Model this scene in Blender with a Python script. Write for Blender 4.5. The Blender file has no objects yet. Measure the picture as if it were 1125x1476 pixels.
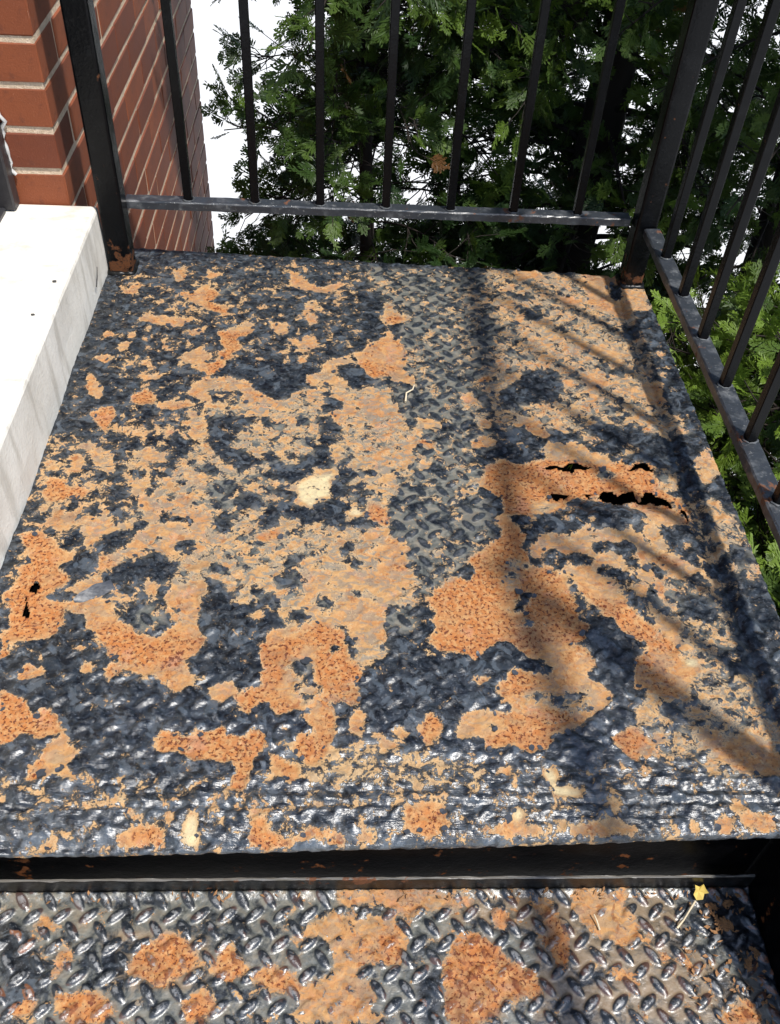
import bpy, bmesh, math, random
import numpy as np
from mathutils import Vector, Matrix

random.seed(7)
rng = np.random.default_rng(7)
scene = bpy.context.scene
col = scene.collection

# ---------------------------------------------------------------- camera
cam_data = bpy.data.cameras.new('camera')
cam = bpy.data.objects.new('camera', cam_data)
col.objects.link(cam)
right = Vector((0.998452, -0.027281, 0.048465))
down = Vector((0.014667, -0.711423, -0.702611))
fwd = Vector((0.053647, 0.702234, -0.709922))
m = Matrix.Identity(4)
for i in range(3):
    m[i][0] = right[i]; m[i][1] = -down[i]; m[i][2] = -fwd[i]
m.translation = Vector((0.418154, -0.400832, 0.860208))
cam.matrix_world = m
cam_data.sensor_fit = 'VERTICAL'
cam_data.sensor_height = 24.0
cam_data.lens = 24.0 * 1325.65 / 1476.0
cam_data.clip_start = 0.02
cam_data.clip_end = 500.0
scene.camera = cam

# ---------------------------------------------------------------- light
SUN = Vector((0.335, -0.37, 1.0)).normalized()          # towards the sun
world = bpy.data.worlds.new('World')
scene.world = world
world.use_nodes = True
wn = world.node_tree
wn.nodes.clear()
sky = wn.nodes.new('ShaderNodeTexSky')
sky.sky_type = 'NISHITA'
sky.sun_disc = False
sky.sun_elevation = math.asin(SUN.z)
sky.sun_rotation = math.atan2(SUN.x, SUN.y)
sky.dust_density = 1.0
bg = wn.nodes.new('ShaderNodeBackground')
bg.inputs['Strength'].default_value = 0.15
wo = wn.nodes.new('ShaderNodeOutputWorld')
wn.links.new(sky.outputs[0], bg.inputs[0])
wn.links.new(bg.outputs[0], wo.inputs[0])

sun_data = bpy.data.lights.new('sun', 'SUN')
sun_data.energy = 3.5
sun_data.angle = math.radians(2.5)
sun_data.color = (1.0, 0.96, 0.9)
sun = bpy.data.objects.new('sun', sun_data)
sun.rotation_euler = SUN.to_track_quat('Z', 'Y').to_euler()
sun.location = SUN * 20
col.objects.link(sun)

scene.view_settings.view_transform = 'Standard'
scene.view_settings.look = 'None'
scene.view_settings.exposure = 0.66
scene.view_settings.gamma = 1.0
scene.view_settings.use_curve_mapping = False
scene.render.engine = 'CYCLES'

# ---------------------------------------------------------------- helpers
def tag(o, label=None, cat=None, group=None, kind=None):
    if label: o['label'] = label
    if cat: o['category'] = cat
    if group: o['group'] = group
    if kind: o['kind'] = kind
    return o

def empty(name, loc=(0, 0, 0)):
    o = bpy.data.objects.new(name, None)
    o.location = loc
    o.empty_display_size = 0.05
    col.objects.link(o)
    return o

def link(name, me, mat=None, parent=None, loc=None):
    o = bpy.data.objects.new(name, me)
    col.objects.link(o)
    if mat is not None and len(me.materials) == 0:
        me.materials.append(mat)
    if loc is not None: o.location = loc
    if parent is not None:
        o.parent = parent
        o.matrix_parent_inverse = Matrix.Translation(parent.location).inverted()
    return o

def mesh_np(name, V, F, smooth=True):
    """V (n,3), F (m,k) all faces with k corners."""
    V = np.asarray(V, np.float32); F = np.asarray(F, np.int32)
    me = bpy.data.meshes.new(name)
    me.vertices.add(len(V)); me.vertices.foreach_set('co', V.ravel())
    k = F.shape[1]
    me.loops.add(F.size); me.loops.foreach_set('vertex_index', F.ravel())
    me.polygons.add(len(F))
    me.polygons.foreach_set('loop_start', np.arange(0, F.size, k, dtype=np.int32))
    me.polygons.foreach_set('use_smooth', np.full(len(F), smooth))
    me.update(calc_edges=True)
    return me

def bm_mesh(name, bm, smooth=False):
    bmesh.ops.recalc_face_normals(bm, faces=bm.faces)
    me = bpy.data.meshes.new(name)
    bm.to_mesh(me); bm.free()
    if smooth:
        me.polygons.foreach_set('use_smooth', [True] * len(me.polygons))
    return me

def add_box(bm, lo, hi, bevel=0.0, seg=1):
    r = bmesh.ops.create_cube(bm, size=1.0)
    vs = r['verts']
    for v in vs:
        v.co = Vector([lo[i] + (v.co[i] + 0.5) * (hi[i] - lo[i]) for i in range(3)])
    if bevel > 0:
        es = list({e for v in vs for e in v.link_edges})
        bmesh.ops.bevel(bm, geom=es, offset=bevel, segments=seg, affect='EDGES', profile=0.5)

def box(name, lo, hi, mat, parent=None, bevel=0.0, seg=1):
    bm = bmesh.new(); add_box(bm, lo, hi, bevel, seg)
    return link(name, bm_mesh(name, bm), mat, parent)

def tube_arrays(pts, radii, sides=5):
    pts = np.asarray(pts, float); n = len(pts)
    V = []
    t = np.gradient(pts, axis=0)
    t /= np.linalg.norm(t, axis=1)[:, None] + 1e-9
    up = np.array([0.31, 0.17, 0.93])
    for i in range(n):
        a = np.cross(t[i], up); a /= np.linalg.norm(a) + 1e-9
        b = np.cross(t[i], a)
        for k in range(sides):
            an = 2 * math.pi * k / sides
            V.append(pts[i] + radii[i] * (math.cos(an) * a + math.sin(an) * b))
    F = [[i * sides + k, i * sides + (k + 1) % sides, (i + 1) * sides + (k + 1) % sides, (i + 1) * sides + k]
         for i in range(n - 1) for k in range(sides)]
    return np.array(V), np.array(F)

def join_arrays(parts):
    Vs, Fs, o = [], [], 0
    for V, F in parts:
        Vs.append(V); Fs.append(F + o); o += len(V)
    return np.concatenate(Vs), np.concatenate(Fs)

def lattice_noise(x, y, cell, seed):
    """smooth value noise in -1..1"""
    r = np.random.default_rng(seed)
    g = r.uniform(-1, 1, (128, 128))
    u = x / cell + 37.3; v = y / cell + 53.7
    i = np.floor(u).astype(int); j = np.floor(v).astype(int)
    fu = u - i; fv = v - j
    fu = fu * fu * (3 - 2 * fu); fv = fv * fv * (3 - 2 * fv)
    a = g[i % 128, j % 128]; b = g[(i + 1) % 128, j % 128]
    c = g[i % 128, (j + 1) % 128]; d = g[(i + 1) % 128, (j + 1) % 128]
    return (a * (1 - fu) + b * fu) * (1 - fv) + (c * (1 - fu) + d * fu) * fv

def fbm(x, y, cell, seed, octs=4, gain=0.55):
    s = 0; a = 1; tot = 0
    for k in range(octs):
        s = s + a * lattice_noise(x, y, cell / 2 ** k, seed + k); tot += a; a *= gain
    return s / tot

def blur(A, n):
    for _ in range(n):
        B = np.pad(A, ((1, 1), (0, 0)), mode='edge'); A = (B[:-2] + 2 * B[1:-1] + B[2:]) / 4
        B = np.pad(A, ((0, 0), (1, 1)), mode='edge'); A = (B[:, :-2] + 2 * B[:, 1:-1] + B[:, 2:]) / 4
    return A

def in_poly(X, Y, P):
    inside = np.zeros(X.shape, bool)
    n = len(P); j = n - 1
    for i in range(n):
        xi, yi = P[i]; xj, yj = P[j]
        c = (yi > Y) != (yj > Y)
        xx = (xj - xi) * (Y - yi) / (yj - yi + 1e-12) + xi
        inside ^= c & (X < xx)
        j = i
    return inside

# ---------------------------------------------------------------- materials
class NT:
    """small wrapper to write node graphs"""
    def __init__(s, name):
        s.mat = bpy.data.materials.new(name); s.mat.use_nodes = True
        s.t = s.mat.node_tree; s.t.nodes.clear()
        s.out = s.t.nodes.new('ShaderNodeOutputMaterial')
        s.b = s.t.nodes.new('ShaderNodeBsdfPrincipled')
        s.t.links.new(s.b.outputs[0], s.out.inputs[0])
        s.co = s.t.nodes.new('ShaderNodeTexCoord').outputs['Object']
    def put(s, sock, v):
        if isinstance(v, bpy.types.NodeSocket): s.t.links.new(v, sock)
        elif isinstance(v, tuple): sock.default_value = v if len(v) == 4 else (*v, 1)
        else: sock.default_value = v
    def set(s, name, v): s.put(s.b.inputs[name], v)
    def noise(s, scale, detail=4, rough=0.55, co=None, dist=0.0):
        n = s.t.nodes.new('ShaderNodeTexNoise')
        n.inputs['Scale'].default_value = scale; n.inputs['Detail'].default_value = detail
        n.inputs['Roughness'].default_value = rough; n.inputs['Distortion'].default_value = dist
        s.t.links.new(co or s.co, n.inputs['Vector'])
        return n.outputs[0]
    def voronoi(s, scale, co=None):
        n = s.t.nodes.new('ShaderNodeTexVoronoi'); n.inputs['Scale'].default_value = scale
        s.t.links.new(co or s.co, n.inputs['Vector']); return n.outputs['Distance']
    def scaled(s, x, y, z, rot=(0, 0, 0)):
        n = s.t.nodes.new('ShaderNodeMapping'); n.inputs['Scale'].default_value = (x, y, z)
        n.inputs['Rotation'].default_value = rot
        s.t.links.new(s.co, n.inputs['Vector']); return n.outputs[0]
    def math(s, op, a, b=0.0, c=0.0, clamp=False):
        n = s.t.nodes.new('ShaderNodeMath'); n.operation = op; n.use_clamp = clamp
        s.put(n.inputs[0], a); s.put(n.inputs[1], b); s.put(n.inputs[2], c); return n.outputs[0]
    def ramp(s, v, a, b, lo=0.0, hi=1.0):
        n = s.t.nodes.new('ShaderNodeMapRange'); n.interpolation_type = 'SMOOTHSTEP'
        s.put(n.inputs[0], v); n.inputs[1].default_value = a; n.inputs[2].default_value = b
        n.inputs[3].default_value = lo; n.inputs[4].default_value = hi; return n.outputs[0]
    def mix(s, f, a, b):
        n = s.t.nodes.new('ShaderNodeMix'); n.data_type = 'RGBA'
        s.put(n.inputs[0], f); s.put(n.inputs[6], a); s.put(n.inputs[7], b); return n.outputs[2]
    def bump(s, h, strength=0.5, dist=0.002, normal=None):
        n = s.t.nodes.new('ShaderNodeBump'); n.inputs['Strength'].default_value = strength
        n.inputs['Distance'].default_value = dist; s.put(n.inputs['Height'], h)
        if normal is not None: s.t.links.new(normal, n.inputs['Normal'])
        return n.outputs[0]
    def attr(s, name):
        n = s.t.nodes.new('ShaderNodeAttribute'); n.attribute_name = name; return n
    def sep(s, v):
        n = s.t.nodes.new('ShaderNodeSeparateXYZ'); s.t.links.new(v, n.inputs[0]); return n.outputs
    def objrand(s):
        return s.t.nodes.new('ShaderNodeObjectInfo').outputs['Random']

def rust_plate_material(tread=False):
    k = NT('flaking_paint_on_rusted_tread' if tread else 'flaking_paint_on_rusted_deck')
    at = k.attr('wear')
    ch = k.sep(at.outputs['Vector'])
    P, D, W = ch[0], ch[1], ch[2]
    H = at.outputs['Alpha']
    n1 = k.noise(62, 7, 0.66, dist=0.5)
    n2 = k.noise(300, 5, 0.62)
    n3 = k.noise(140, 5, 0.62)
    n4 = k.noise(20, 4, 0.55)
    n5 = k.noise(7, 4, 0.6)
    n6 = k.noise(85, 4, 0.6, co=k.scaled(0.8, 1.25, 1.0, (0, 0, 0.5)), dist=0.8)
    n7 = k.noise(42, 5, 0.62, dist=0.6)
    f = k.math('ADD', P, k.math('MULTIPLY', k.math('SUBTRACT', n1, 0.5), 1.9 if tread else 2.2))
    f = k.math('ADD', f, k.math('MULTIPLY', k.math('SUBTRACT', n2, 0.5), 0.6 if tread else 0.9))
    if not tread: f = k.math('SUBTRACT', f, 0.06)
    if tread: f = k.math('ADD', f, k.math('MULTIPLY', k.math('MULTIPLY', H, 0.55), k.ramp(n7, 0.47, 0.56)))
    M = k.ramp(f, 0.46, 0.54)
    halo = k.math('SUBTRACT', k.ramp(f, 0.28, 0.44), M, clamp=True)
    thin = k.math('SUBTRACT', k.ramp(f, 0.50, 0.54), k.ramp(f, 0.54, 0.68), clamp=True)
    # paint: blue-black, chalked and worn
    pc = k.mix(k.ramp(n6, 0.40, 0.60), (0.003, 0.0042, 0.007), (0.020, 0.026, 0.034))
    pc = k.mix(k.math('MULTIPLY', k.ramp(n7, 0.54, 0.60), 0.8), pc, (0.062, 0.078, 0.096))
    pc = k.mix(k.math('MULTIPLY', k.ramp(n2, 0.58, 0.66), 0.35), pc, (0.16, 0.175, 0.20))
    pc = k.mix(k.math('MULTIPLY', k.ramp(n3, 0.40, 0.30), 0.6), pc, (0.004, 0.005, 0.008))
    worn = k.math('MULTIPLY', W, k.ramp(k.math('ADD', n7, k.math('MULTIPLY', n4, 0.4)), 0.56, 0.76), clamp=True)
    worn = k.math('MULTIPLY', worn, k.ramp(H, 0.05, 0.5, 1.0, 0.03 if tread else 0.15))
    film_c = k.mix(n4, (0.075, 0.084, 0.083), (0.135, 0.138, 0.12))
    film_c = k.mix(k.ramp(n6, 0.45, 0.6), film_c, (0.17, 0.165, 0.14))
    film_c = k.mix(k.math('MULTIPLY', k.math('ADD', k.math('SUBTRACT', D, 0.22), k.math('SUBTRACT', n7, 0.5)), 1.3, clamp=True), film_c, (0.30, 0.195, 0.10))
    if tread:
        rb = k.math('MULTIPLY', k.ramp(H, 0.1, 0.4), k.ramp(k.math('ADD', n7, k.math('MULTIPLY', D, 0.08)), 0.565, 0.63))
        pc = k.mix(k.math('MULTIPLY', rb, 0.9), pc, k.mix(n3, (0.11, 0.035, 0.015), (0.30, 0.12, 0.045)))
    pc = k.mix(worn, pc, film_c)
    pc = k.mix(k.math('MULTIPLY', thin, 0.3), pc, (0.20, 0.15, 0.09))
    pc = k.mix(k.math('MULTIPLY', k.math('MULTIPLY', k.ramp(H, 0.15, 0.45), W), 0.75, clamp=True), pc, k.mix(n3, (0.006, 0.008, 0.012), (0.03, 0.037, 0.046)))
    bare_glint = k.math('MULTIPLY', k.ramp(H, 0.55, 0.85), k.ramp(n3, 0.47, 0.58))
    pc = k.mix(k.math('MULTIPLY', bare_glint, 0.45 if tread else 0.12), pc, (0.30, 0.305, 0.31))  # silver on the bump tops: worn steel plus a painted highlight
    # rust: tan to deep orange with dark pits
    d = k.math('ADD', D, k.math('MULTIPLY', k.math('SUBTRACT', n4, 0.5), 2.2))
    d = k.math('ADD', d, k.math('MULTIPLY', k.math('SUBTRACT', n7, 0.5), 1.0), clamp=True)
    rc = k.mix(d, (0.40, 0.226, 0.095), (0.385, 0.142, 0.040))
    rc = k.mix(k.math('MULTIPLY', k.ramp(n3, 0.44, 0.62), 0.6), rc, (0.47, 0.28, 0.12))
    rc = k.mix(k.math('MULTIPLY', k.ramp(n5, 0.52, 0.68), 0.4), rc, (0.32, 0.115, 0.04))
    rc = k.mix(k.math('MULTIPLY', k.ramp(k.noise(31, 4, 0.6), 0.57, 0.68), 0.6), rc, (0.42, 0.20, 0.115))
    rc = k.mix(k.math('MULTIPLY', k.ramp(k.noise(13, 6, 0.68), 0.52, 0.66), 0.55), rc, (0.17, 0.105, 0.06))
    rc = k.mix(k.math('MULTIPLY', k.ramp(k.noise(48, 5, 0.65, dist=1.0), 0.58, 0.66), 0.6), rc, (0.20, 0.06, 0.022))
    speck = k.math('MULTIPLY', k.ramp(k.noise(255, 3, 0.6), 0.55, 0.595), k.ramp(d, 0.35, 0.8))
    rc = k.mix(k.math('MULTIPLY', speck, 0.95), rc, (0.115, 0.026, 0.010))
    if tread:
        bmp = k.math('MULTIPLY', k.ramp(H, 0.25, 0.6), k.ramp(D, 0.1, 0.9))
        bmp = k.math('MULTIPLY', bmp, k.ramp(n1, 0.40, 0.55))
        rc = k.mix(k.math('MULTIPLY', bmp, 0.85), rc, (0.15, 0.042, 0.016))
    rc = k.mix(k.ramp(k.math('MULTIPLY', D, -1.0), 0.05, 0.6), rc, (0.54, 0.44, 0.25))
    film = k.math('MULTIPLY', k.math('ADD', W, 0.08), k.ramp(n6, 0.45, 0.56), clamp=True)
    rc = k.mix(k.math('MULTIPLY', film, 0.85), rc, (0.17, 0.165, 0.14))
    rc = k.mix(k.math('MULTIPLY', k.ramp(n2, 0.57, 0.68), 0.5), rc, (0.09, 0.07, 0.055))
    rc = k.mix(k.math('MULTIPLY', halo, 0.12 if tread else 0.5), rc, (0.50, 0.36, 0.20))
    k.set('Base Color', k.mix(M, rc, pc))
    k.set('Roughness', k.mix(M, (0.8, 0.8, 0.8), k.mix(n3, (0.24, 0.24, 0.24), (0.38, 0.38, 0.38))))
    k.set('Specular IOR Level', k.mix(M, (0.25, 0.25, 0.25), (0.75, 0.75, 0.75) if tread else k.mix(k.math('MULTIPLY', k.ramp(k.sep(k.co)[1], 0.26, 0.06), k.ramp(k.noise(9, 3, 0.6), 0.38, 0.54, 0.35, 1.3)), (0.26, 0.26, 0.26), (1.0, 1.0, 1.0))))
    hr = k.math('ADD', k.math('MULTIPLY', n2, 0.5), k.math('MULTIPLY', n3, 0.9))
    hr = k.math('SUBTRACT', hr, k.math('MULTIPLY', speck, 0.25))
    hp = k.math('ADD', k.math('MULTIPLY', n6, 0.45), k.math('MULTIPLY', n2, 0.14))
    hp = k.math('ADD', hp, k.math('MULTIPLY', n3, 0.35))
    if not tread:
        stk = k.noise(1.0, 4, 0.6, co=k.scaled(40, 190, 40, (0, 0, 0.06)))
        hp = k.math('ADD', hp, k.math('MULTIPLY', stk, k.ramp(k.sep(k.co)[1], 0.16, 0.04, 0.0, 0.9)))
    h = k.math('ADD', k.math('MULTIPLY', M, 0.35), k.math('ADD', k.math('MULTIPLY', hr, k.math('SUBTRACT', 1.0, M)), k.math('MULTIPLY', hp, M)))
    k.set('Normal', k.bump(h, 0.7 if tread else 0.8, 0.0024))
    return k.mat

def steel_material(name, base=(0.0022, 0.0024, 0.003), rust_below=None, rough=0.24, dusty=0.03, spec=0.17):
    k = NT(name)
    n1 = k.noise(40, 5, 0.6); n2 = k.noise(260, 4, 0.6)
    c = k.mix(k.math('MULTIPLY', k.ramp(n1, 0.5, 0.75), dusty), base, (0.11, 0.115, 0.12))
    c = k.mix(k.math('MULTIPLY', k.ramp(n2, 0.6, 0.72), 0.8 * dusty), c, (0.2, 0.2, 0.19))
    r = k.ramp(k.noise(30, 5, 0.65), 0.605, 0.65)
    if rust_below is not None:
        z = k.sep(k.co)[2]
        near = k.ramp(z, rust_below[0], rust_below[1], 0.2, 0.0)
        r = k.ramp(k.math('ADD', k.noise(45, 5, 0.6), near), 0.68, 0.74)
    c = k.mix(r, c, k.mix(n2, (0.05, 0.018, 0.008), (0.17, 0.065, 0.025)))
    if rust_below is not None: c = k.mix(k.math('MULTIPLY', r, k.ramp(n2, 0.5, 0.62)), c, (0.03, 0.018, 0.012))
    k.set('Base Color', c)
    k.set('Specular IOR Level', spec)
    k.set('Roughness', k.mix(r, (rough, rough, rough), (0.85, 0.85, 0.85)))
    k.set('Normal', k.bump(k.math('ADD', n1, k.math('MULTIPLY', n2, 0.5)), 0.35, 0.0015))
    return k.mat

MAT_PLATE = rust_plate_material()
MAT_TREAD = rust_plate_material(True)
MAT_RAIL = steel_material('black_railing_paint', rust_below=(0.01, 0.08))
MAT_RAILTOP = steel_material('black_bottom_rail_paint', base=(0.026, 0.030, 0.036), dusty=1.0, rough=0.34, spec=0.6)
MAT_RISER = steel_material('black_riser_paint', base=(0.0015, 0.0015, 0.0018), dusty=0.008, rough=0.34, spec=0.025)
MAT_LEDGE = steel_material('worn_ledge_paint', base=(0.004, 0.004, 0.004), dusty=0.2, rough=0.35, spec=0.3)

def brick_material():
    k = NT('red_brick')
    r = k.objrand()
    n = k.noise(60, 5, 0.6); n2 = k.noise(9, 3, 0.5)
    a = k.mix(r, (0.135, 0.031, 0.011), (0.245, 0.064, 0.020))
    a = k.mix(k.math('MULTIPLY', k.ramp(n2, 0.4, 0.7), 0.4), a, (0.11, 0.036, 0.024))
    a = k.mix(k.math('MULTIPLY', k.ramp(n, 0.52, 0.72), 0.5), a, (0.10, 0.028, 0.015))
    a = k.mix(k.math('MULTIPLY', k.ramp(k.noise(420, 2, 0.5), 0.66, 0.74), 0.35), a, (0.4, 0.2, 0.12))
    k.set('Base Color', a); k.set('Roughness', 0.72)
    k.set('Normal', k.bump(k.math('ADD', n, k.noise(400, 3, 0.6)), 0.3, 0.002))
    return k.mat
MAT_BRICK = brick_material()

def mortar_material():
    k = NT('tan_mortar'); n = k.noise(120, 5, 0.65); n2 = k.noise(500, 3, 0.6)
    k.set('Base Color', k.mix(k.ramp(n, 0.35, 0.7), (0.56, 0.43, 0.30), (0.74, 0.59, 0.44)))
    k.set('Roughness', 0.95); k.set('Normal', k.bump(k.math('ADD', n, n2), 0.7, 0.003)); return k.mat
MAT_MORTAR = mortar_material()

def stone_material():
    k = NT('pale_limestone'); n = k.noise(7, 5, 0.6); n2 = k.noise(240, 4, 0.6)
    st = k.noise(5, 5, 0.6, co=k.scaled(2.5, 5.0, 0.8, (0.5, 0, 0)))
    c = k.mix(k.ramp(n, 0.35, 0.7), (0.64, 0.61, 0.54), (0.74, 0.715, 0.65))
    c = k.mix(k.math('MULTIPLY', k.ramp(st, 0.50, 0.66), 0.7), c, (0.44, 0.41, 0.35))
    c = k.mix(k.math('MULTIPLY', k.ramp(n2, 0.55, 0.7), 0.2), c, (0.42, 0.38, 0.31))
    k.set('Base Color', c); k.set('Roughness', 0.85)
    k.set('Normal', k.bump(k.math('ADD', n2, k.noise(60, 4, 0.6)), 0.3, 0.002)); return k.mat
MAT_STONE = stone_material()

def concrete_material():
    k = NT('pale_sunlit_concrete'); n = k.noise(1.5, 6, 0.6); n2 = k.noise(30, 4, 0.6)
    c = k.mix(n, (0.50, 0.49, 0.465), (0.60, 0.59, 0.56))
    c = k.mix(k.math('MULTIPLY', k.ramp(n2, 0.55, 0.75), 0.15), c, (0.5, 0.48, 0.44))
    k.set('Base Color', c); k.set('Roughness', 0.9); k.set('Normal', k.bump(n2, 0.3, 0.01)); return k.mat
MAT_GROUND = concrete_material()

def plain(name, c, rough=0.6, spec=0.5, nscale=80, var=0.25, bump=0.3):
    k = NT(name); n = k.noise(nscale, 5, 0.6)
    c2 = tuple(x * (1 - var * 1.6) for x in c); c3 = tuple(min(1, x * (1 + var)) for x in c)
    k.set('Base Color', k.mix(n, c2, c3)); k.set('Roughness', rough); k.set('Specular IOR Level', spec)
    k.set('Normal', k.bump(n, bump, 0.002)); return k.mat
MAT_FRAME = plain('dark_door_metal', (0.028, 0.026, 0.028), 0.42)
MAT_FRAME2 = plain('grey_door_metal', (0.03, 0.03, 0.033), 0.42)
MAT_EDGE = steel_material('worn_lit_edge', base=(0.12, 0.11, 0.095), dusty=0.4, rough=0.35, spec=0.6)  # pale edge steel, sunlit brightness included in the base colour
MAT_WELD = steel_material('chalky_weld_paint', base=(0.05, 0.055, 0.06), dusty=1.0, rough=0.5, spec=0.4)
MAT_CAULK = plain('white_caulk', (0.55, 0.54, 0.52), 0.6)
MAT_BARK = plain('cedar_bark', (0.020, 0.014, 0.010), 0.95, nscale=30, bump=0.8)
MAT_DRY = plain('dry_brown_leaf', (0.30, 0.15, 0.06), 0.8, var=0.4)
MAT_YELLOW = plain('yellow_leaf', (0.62, 0.45, 0.10), 0.7, var=0.2)
MAT_STRAW = plain('pale_straw', (0.62, 0.52, 0.36), 0.8)
MAT_DIRT = plain('dark_crumb', (0.06, 0.055, 0.05), 0.9)
MAT_FLAKE = plain('curled_paint_chip', (0.045, 0.05, 0.06), 0.38, nscale=200, var=0.5)

def glass_material():
    k = NT('dark_door_glass'); k.set('Base Color', (0.01, 0.01, 0.012)); k.set('Roughness', 0.08)
    k.set('Normal', k.bump(k.noise(3, 2), 0.05, 0.01)); return k.mat
MAT_GLASS = glass_material()

def foliage_material():
    k = NT('cedar_scale_leaf')
    t = k.attr('tint').outputs['Fac']
    n = k.noise(35, 3, 0.5)
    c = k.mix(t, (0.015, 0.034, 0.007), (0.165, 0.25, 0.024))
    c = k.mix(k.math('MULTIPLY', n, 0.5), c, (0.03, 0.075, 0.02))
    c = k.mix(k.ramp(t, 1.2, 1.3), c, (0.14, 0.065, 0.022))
    k.set('Base Color', c); k.set('Roughness', 0.5); k.set('Specular IOR Level', 0.35)
    tr = k.t.nodes.new('ShaderNodeBsdfTranslucent'); k.put(tr.inputs[0], k.mix(0.5, c, (0.10, 0.17, 0.02)))
    mx = k.t.nodes.new('ShaderNodeMixShader'); mx.inputs[0].default_value = 0.28
    k.t.links.new(k.b.outputs[0], mx.inputs[1]); k.t.links.new(tr.outputs[0], mx.inputs[2])
    k.t.links.new(mx.outputs[0], k.out.inputs[0])
    return k.mat
MAT_LEAF = foliage_material()

# ---------------------------------------------------------------- ground
GZ = -1.6
V = [(-40, -40, GZ), (60, -40, GZ), (60, 80, GZ), (-40, 80, GZ)]
g = link('concrete_ground', mesh_np('concrete_ground', V, [[0, 1, 2, 3]], False), MAT_GROUND)
tag(g, 'pale sunlit concrete paving behind the cedars', None, None, 'structure')

# ---------------------------------------------------------------- brick wall
WX = -0.036; WY0 = 1.04; WY1 = 2.54
wall = empty('brick_wall', (WX, WY0, GZ))
tag(wall, 'red brick house wall with tan mortar joints beside the landing', 'wall')
box('mortar_bed', (-0.25, WY0 + 0.0018, GZ), (WX - 0.0018, WY1 - 0.0018, 1.7), MAT_MORTAR, wall)
def brick_mesh(lx, ly, lz, seed):
    r = random.Random(seed)
    bm = bmesh.new(); add_box(bm, (-lx, 0, 0), (0, ly, lz), 0.0022, 1)
    for v in bm.verts: v.co += Vector((r.uniform(-1, 1), r.uniform(-1, 1), r.uniform(-1, 1))) * 0.0009
    me = bm_mesh('brick', bm); me.materials.append(MAT_BRICK); return me
BH = 0.0578; PITCH = 0.0667
long_b = [brick_mesh(0.092, 0.1955, BH, s) for s in range(4)]
head_b = [brick_mesh(0.19, 0.1000, BH, s + 9) for s in range(3)]
far_V, far_F, o_ = [], [], 0
kz = 0
for c in range(-26, 24):
    z = 0.168 + PITCH * c + 0.005
    if z < GZ: continue
    header_first = (c % 2 == 0)
    spans = []
    if header_first:
        spans = [(0.0, 'h')] + [(0.105 + 0.2 * i, 'l') for i in range(7)]
    else:
        spans = [(0.2 * i, 'l') for i in range(7)] + [(1.4, 'h')]
    single = -1.0 < z < 0.52
    for y, kind in spans:
        me = random.choice(long_b if kind == 'l' else head_b)
        jit = random.uniform(-0.0005, 0.0007)
        if single:
            o = bpy.data.objects.new('brick', me); col.objects.link(o)
            o.location = (WX + jit, WY0 + y, z); o.parent = wall
            o.matrix_parent_inverse = Matrix.Translation(wall.location).inverted()
            o.rotation_euler = (0, random.uniform(-0.006, 0.006), random.uniform(-0.004, 0.004))
        else:
            n = len(me.vertices); a = np.empty(n * 3); me.vertices.foreach_get('co', a)
            far_V.append(a.reshape(-1, 3) + np.array([WX + jit, WY0 + y, z]))
            for p in me.polygons: far_F.append([i + o_ for i in p.vertices])
            o_ += n
    # a second brick along the door reveal
    if single and z > 0.05 and not header_first:
        o = bpy.data.objects.new('brick', head_b[c % 3]); col.objects.link(o)
        o.location = (WX - 0.102, WY0 + 0.0004, z); o.parent = wall
        o.matrix_parent_inverse = Matrix.Translation(wall.location).inverted()
me = bpy.data.meshes.new('brick_courses')
me.from_pydata(np.concatenate(far_V).tolist(), [], far_F); me.update()
o = link('brick_courses', me, MAT_BRICK, wall); o['kind'] = 'stuff'

# ---------------------------------------------------------------- stone threshold
def threshold():
    nx, ny, nz = 10, 70, 8
    bm = bmesh.new(); add_box(bm, (-0.30, -0.45, GZ), (0.011, WY0 - 0.0015, 0.115), 0.006, 2)
    bmesh.ops.subdivide_edges(bm, edges=[e for e in bm.edges if e.calc_length() > 0.3], cuts=50, use_grid_fill=True)
    for v in bm.verts:
        if v.co.x > -0.02:
            v.co.x += 0.003 * math.sin(v.co.y * 23) * math.sin(v.co.y * 9.1 + 1) * (0.5 + 0.5 * math.sin(v.co.z * 40))
    return bm_mesh('stone_threshold', bm)
st = link('stone_threshold', threshold(), MAT_STONE)
tag(st, 'pale limestone door step with grey streaks on its face, left of the rusty landing', 'door step')

# ---------------------------------------------------------------- door
door = empty('storm_door', (-0.13, 0.5, 0.115))
tag(door, 'dark metal storm door and frame standing on the pale stone step', 'door')
bm = bmesh.new()
add_box(bm, (-0.20, WY0 - 0.034, 0.1165), (-0.113, WY0 - 0.004, 1.7), 0.003)
link('door_frame', bm_mesh('door_frame', bm), MAT_FRAME, door)
bm = bmesh.new()
add_box(bm, (-0.185, -0.40, 0.125), (-0.14, WY0 - 0.0345, 0.30), 0.003)
add_box(bm, (-0.139, -0.40, 0.150), (-0.1335, WY0 - 0.0345, 0.158), 0.001)
add_box(bm, (-0.139, -0.40, 0.240), (-0.1345, WY0 - 0.0345, 0.246), 0.001)
link('bottom_rail', bm_mesh('bottom_rail', bm), MAT_FRAME, door)
box('side_rail', (-0.185, WY0 - 0.14, 0.302), (-0.14, WY0 - 0.0345, 1.7), MAT_FRAME, door, 0.003)
box('glass_pane', (-0.168, -0.40, 0.302), (-0.160, WY0 - 0.142, 1.7), MAT_GLASS, door)
box('sill_strip', (-0.20, -0.40, 0.1155), (-0.128, WY0 - 0.0345, 0.1235), MAT_FRAME2, door, 0.002)
parts = []
zz = np.linspace(0.165, 1.0, 90)
r_ = np.random.default_rng(3)
pts = np.stack([-0.1125 + r_.normal(0, 0.002, 90), WY0 - 0.0045 + r_.normal(0, 0.0015, 90), zz], 1)
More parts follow.
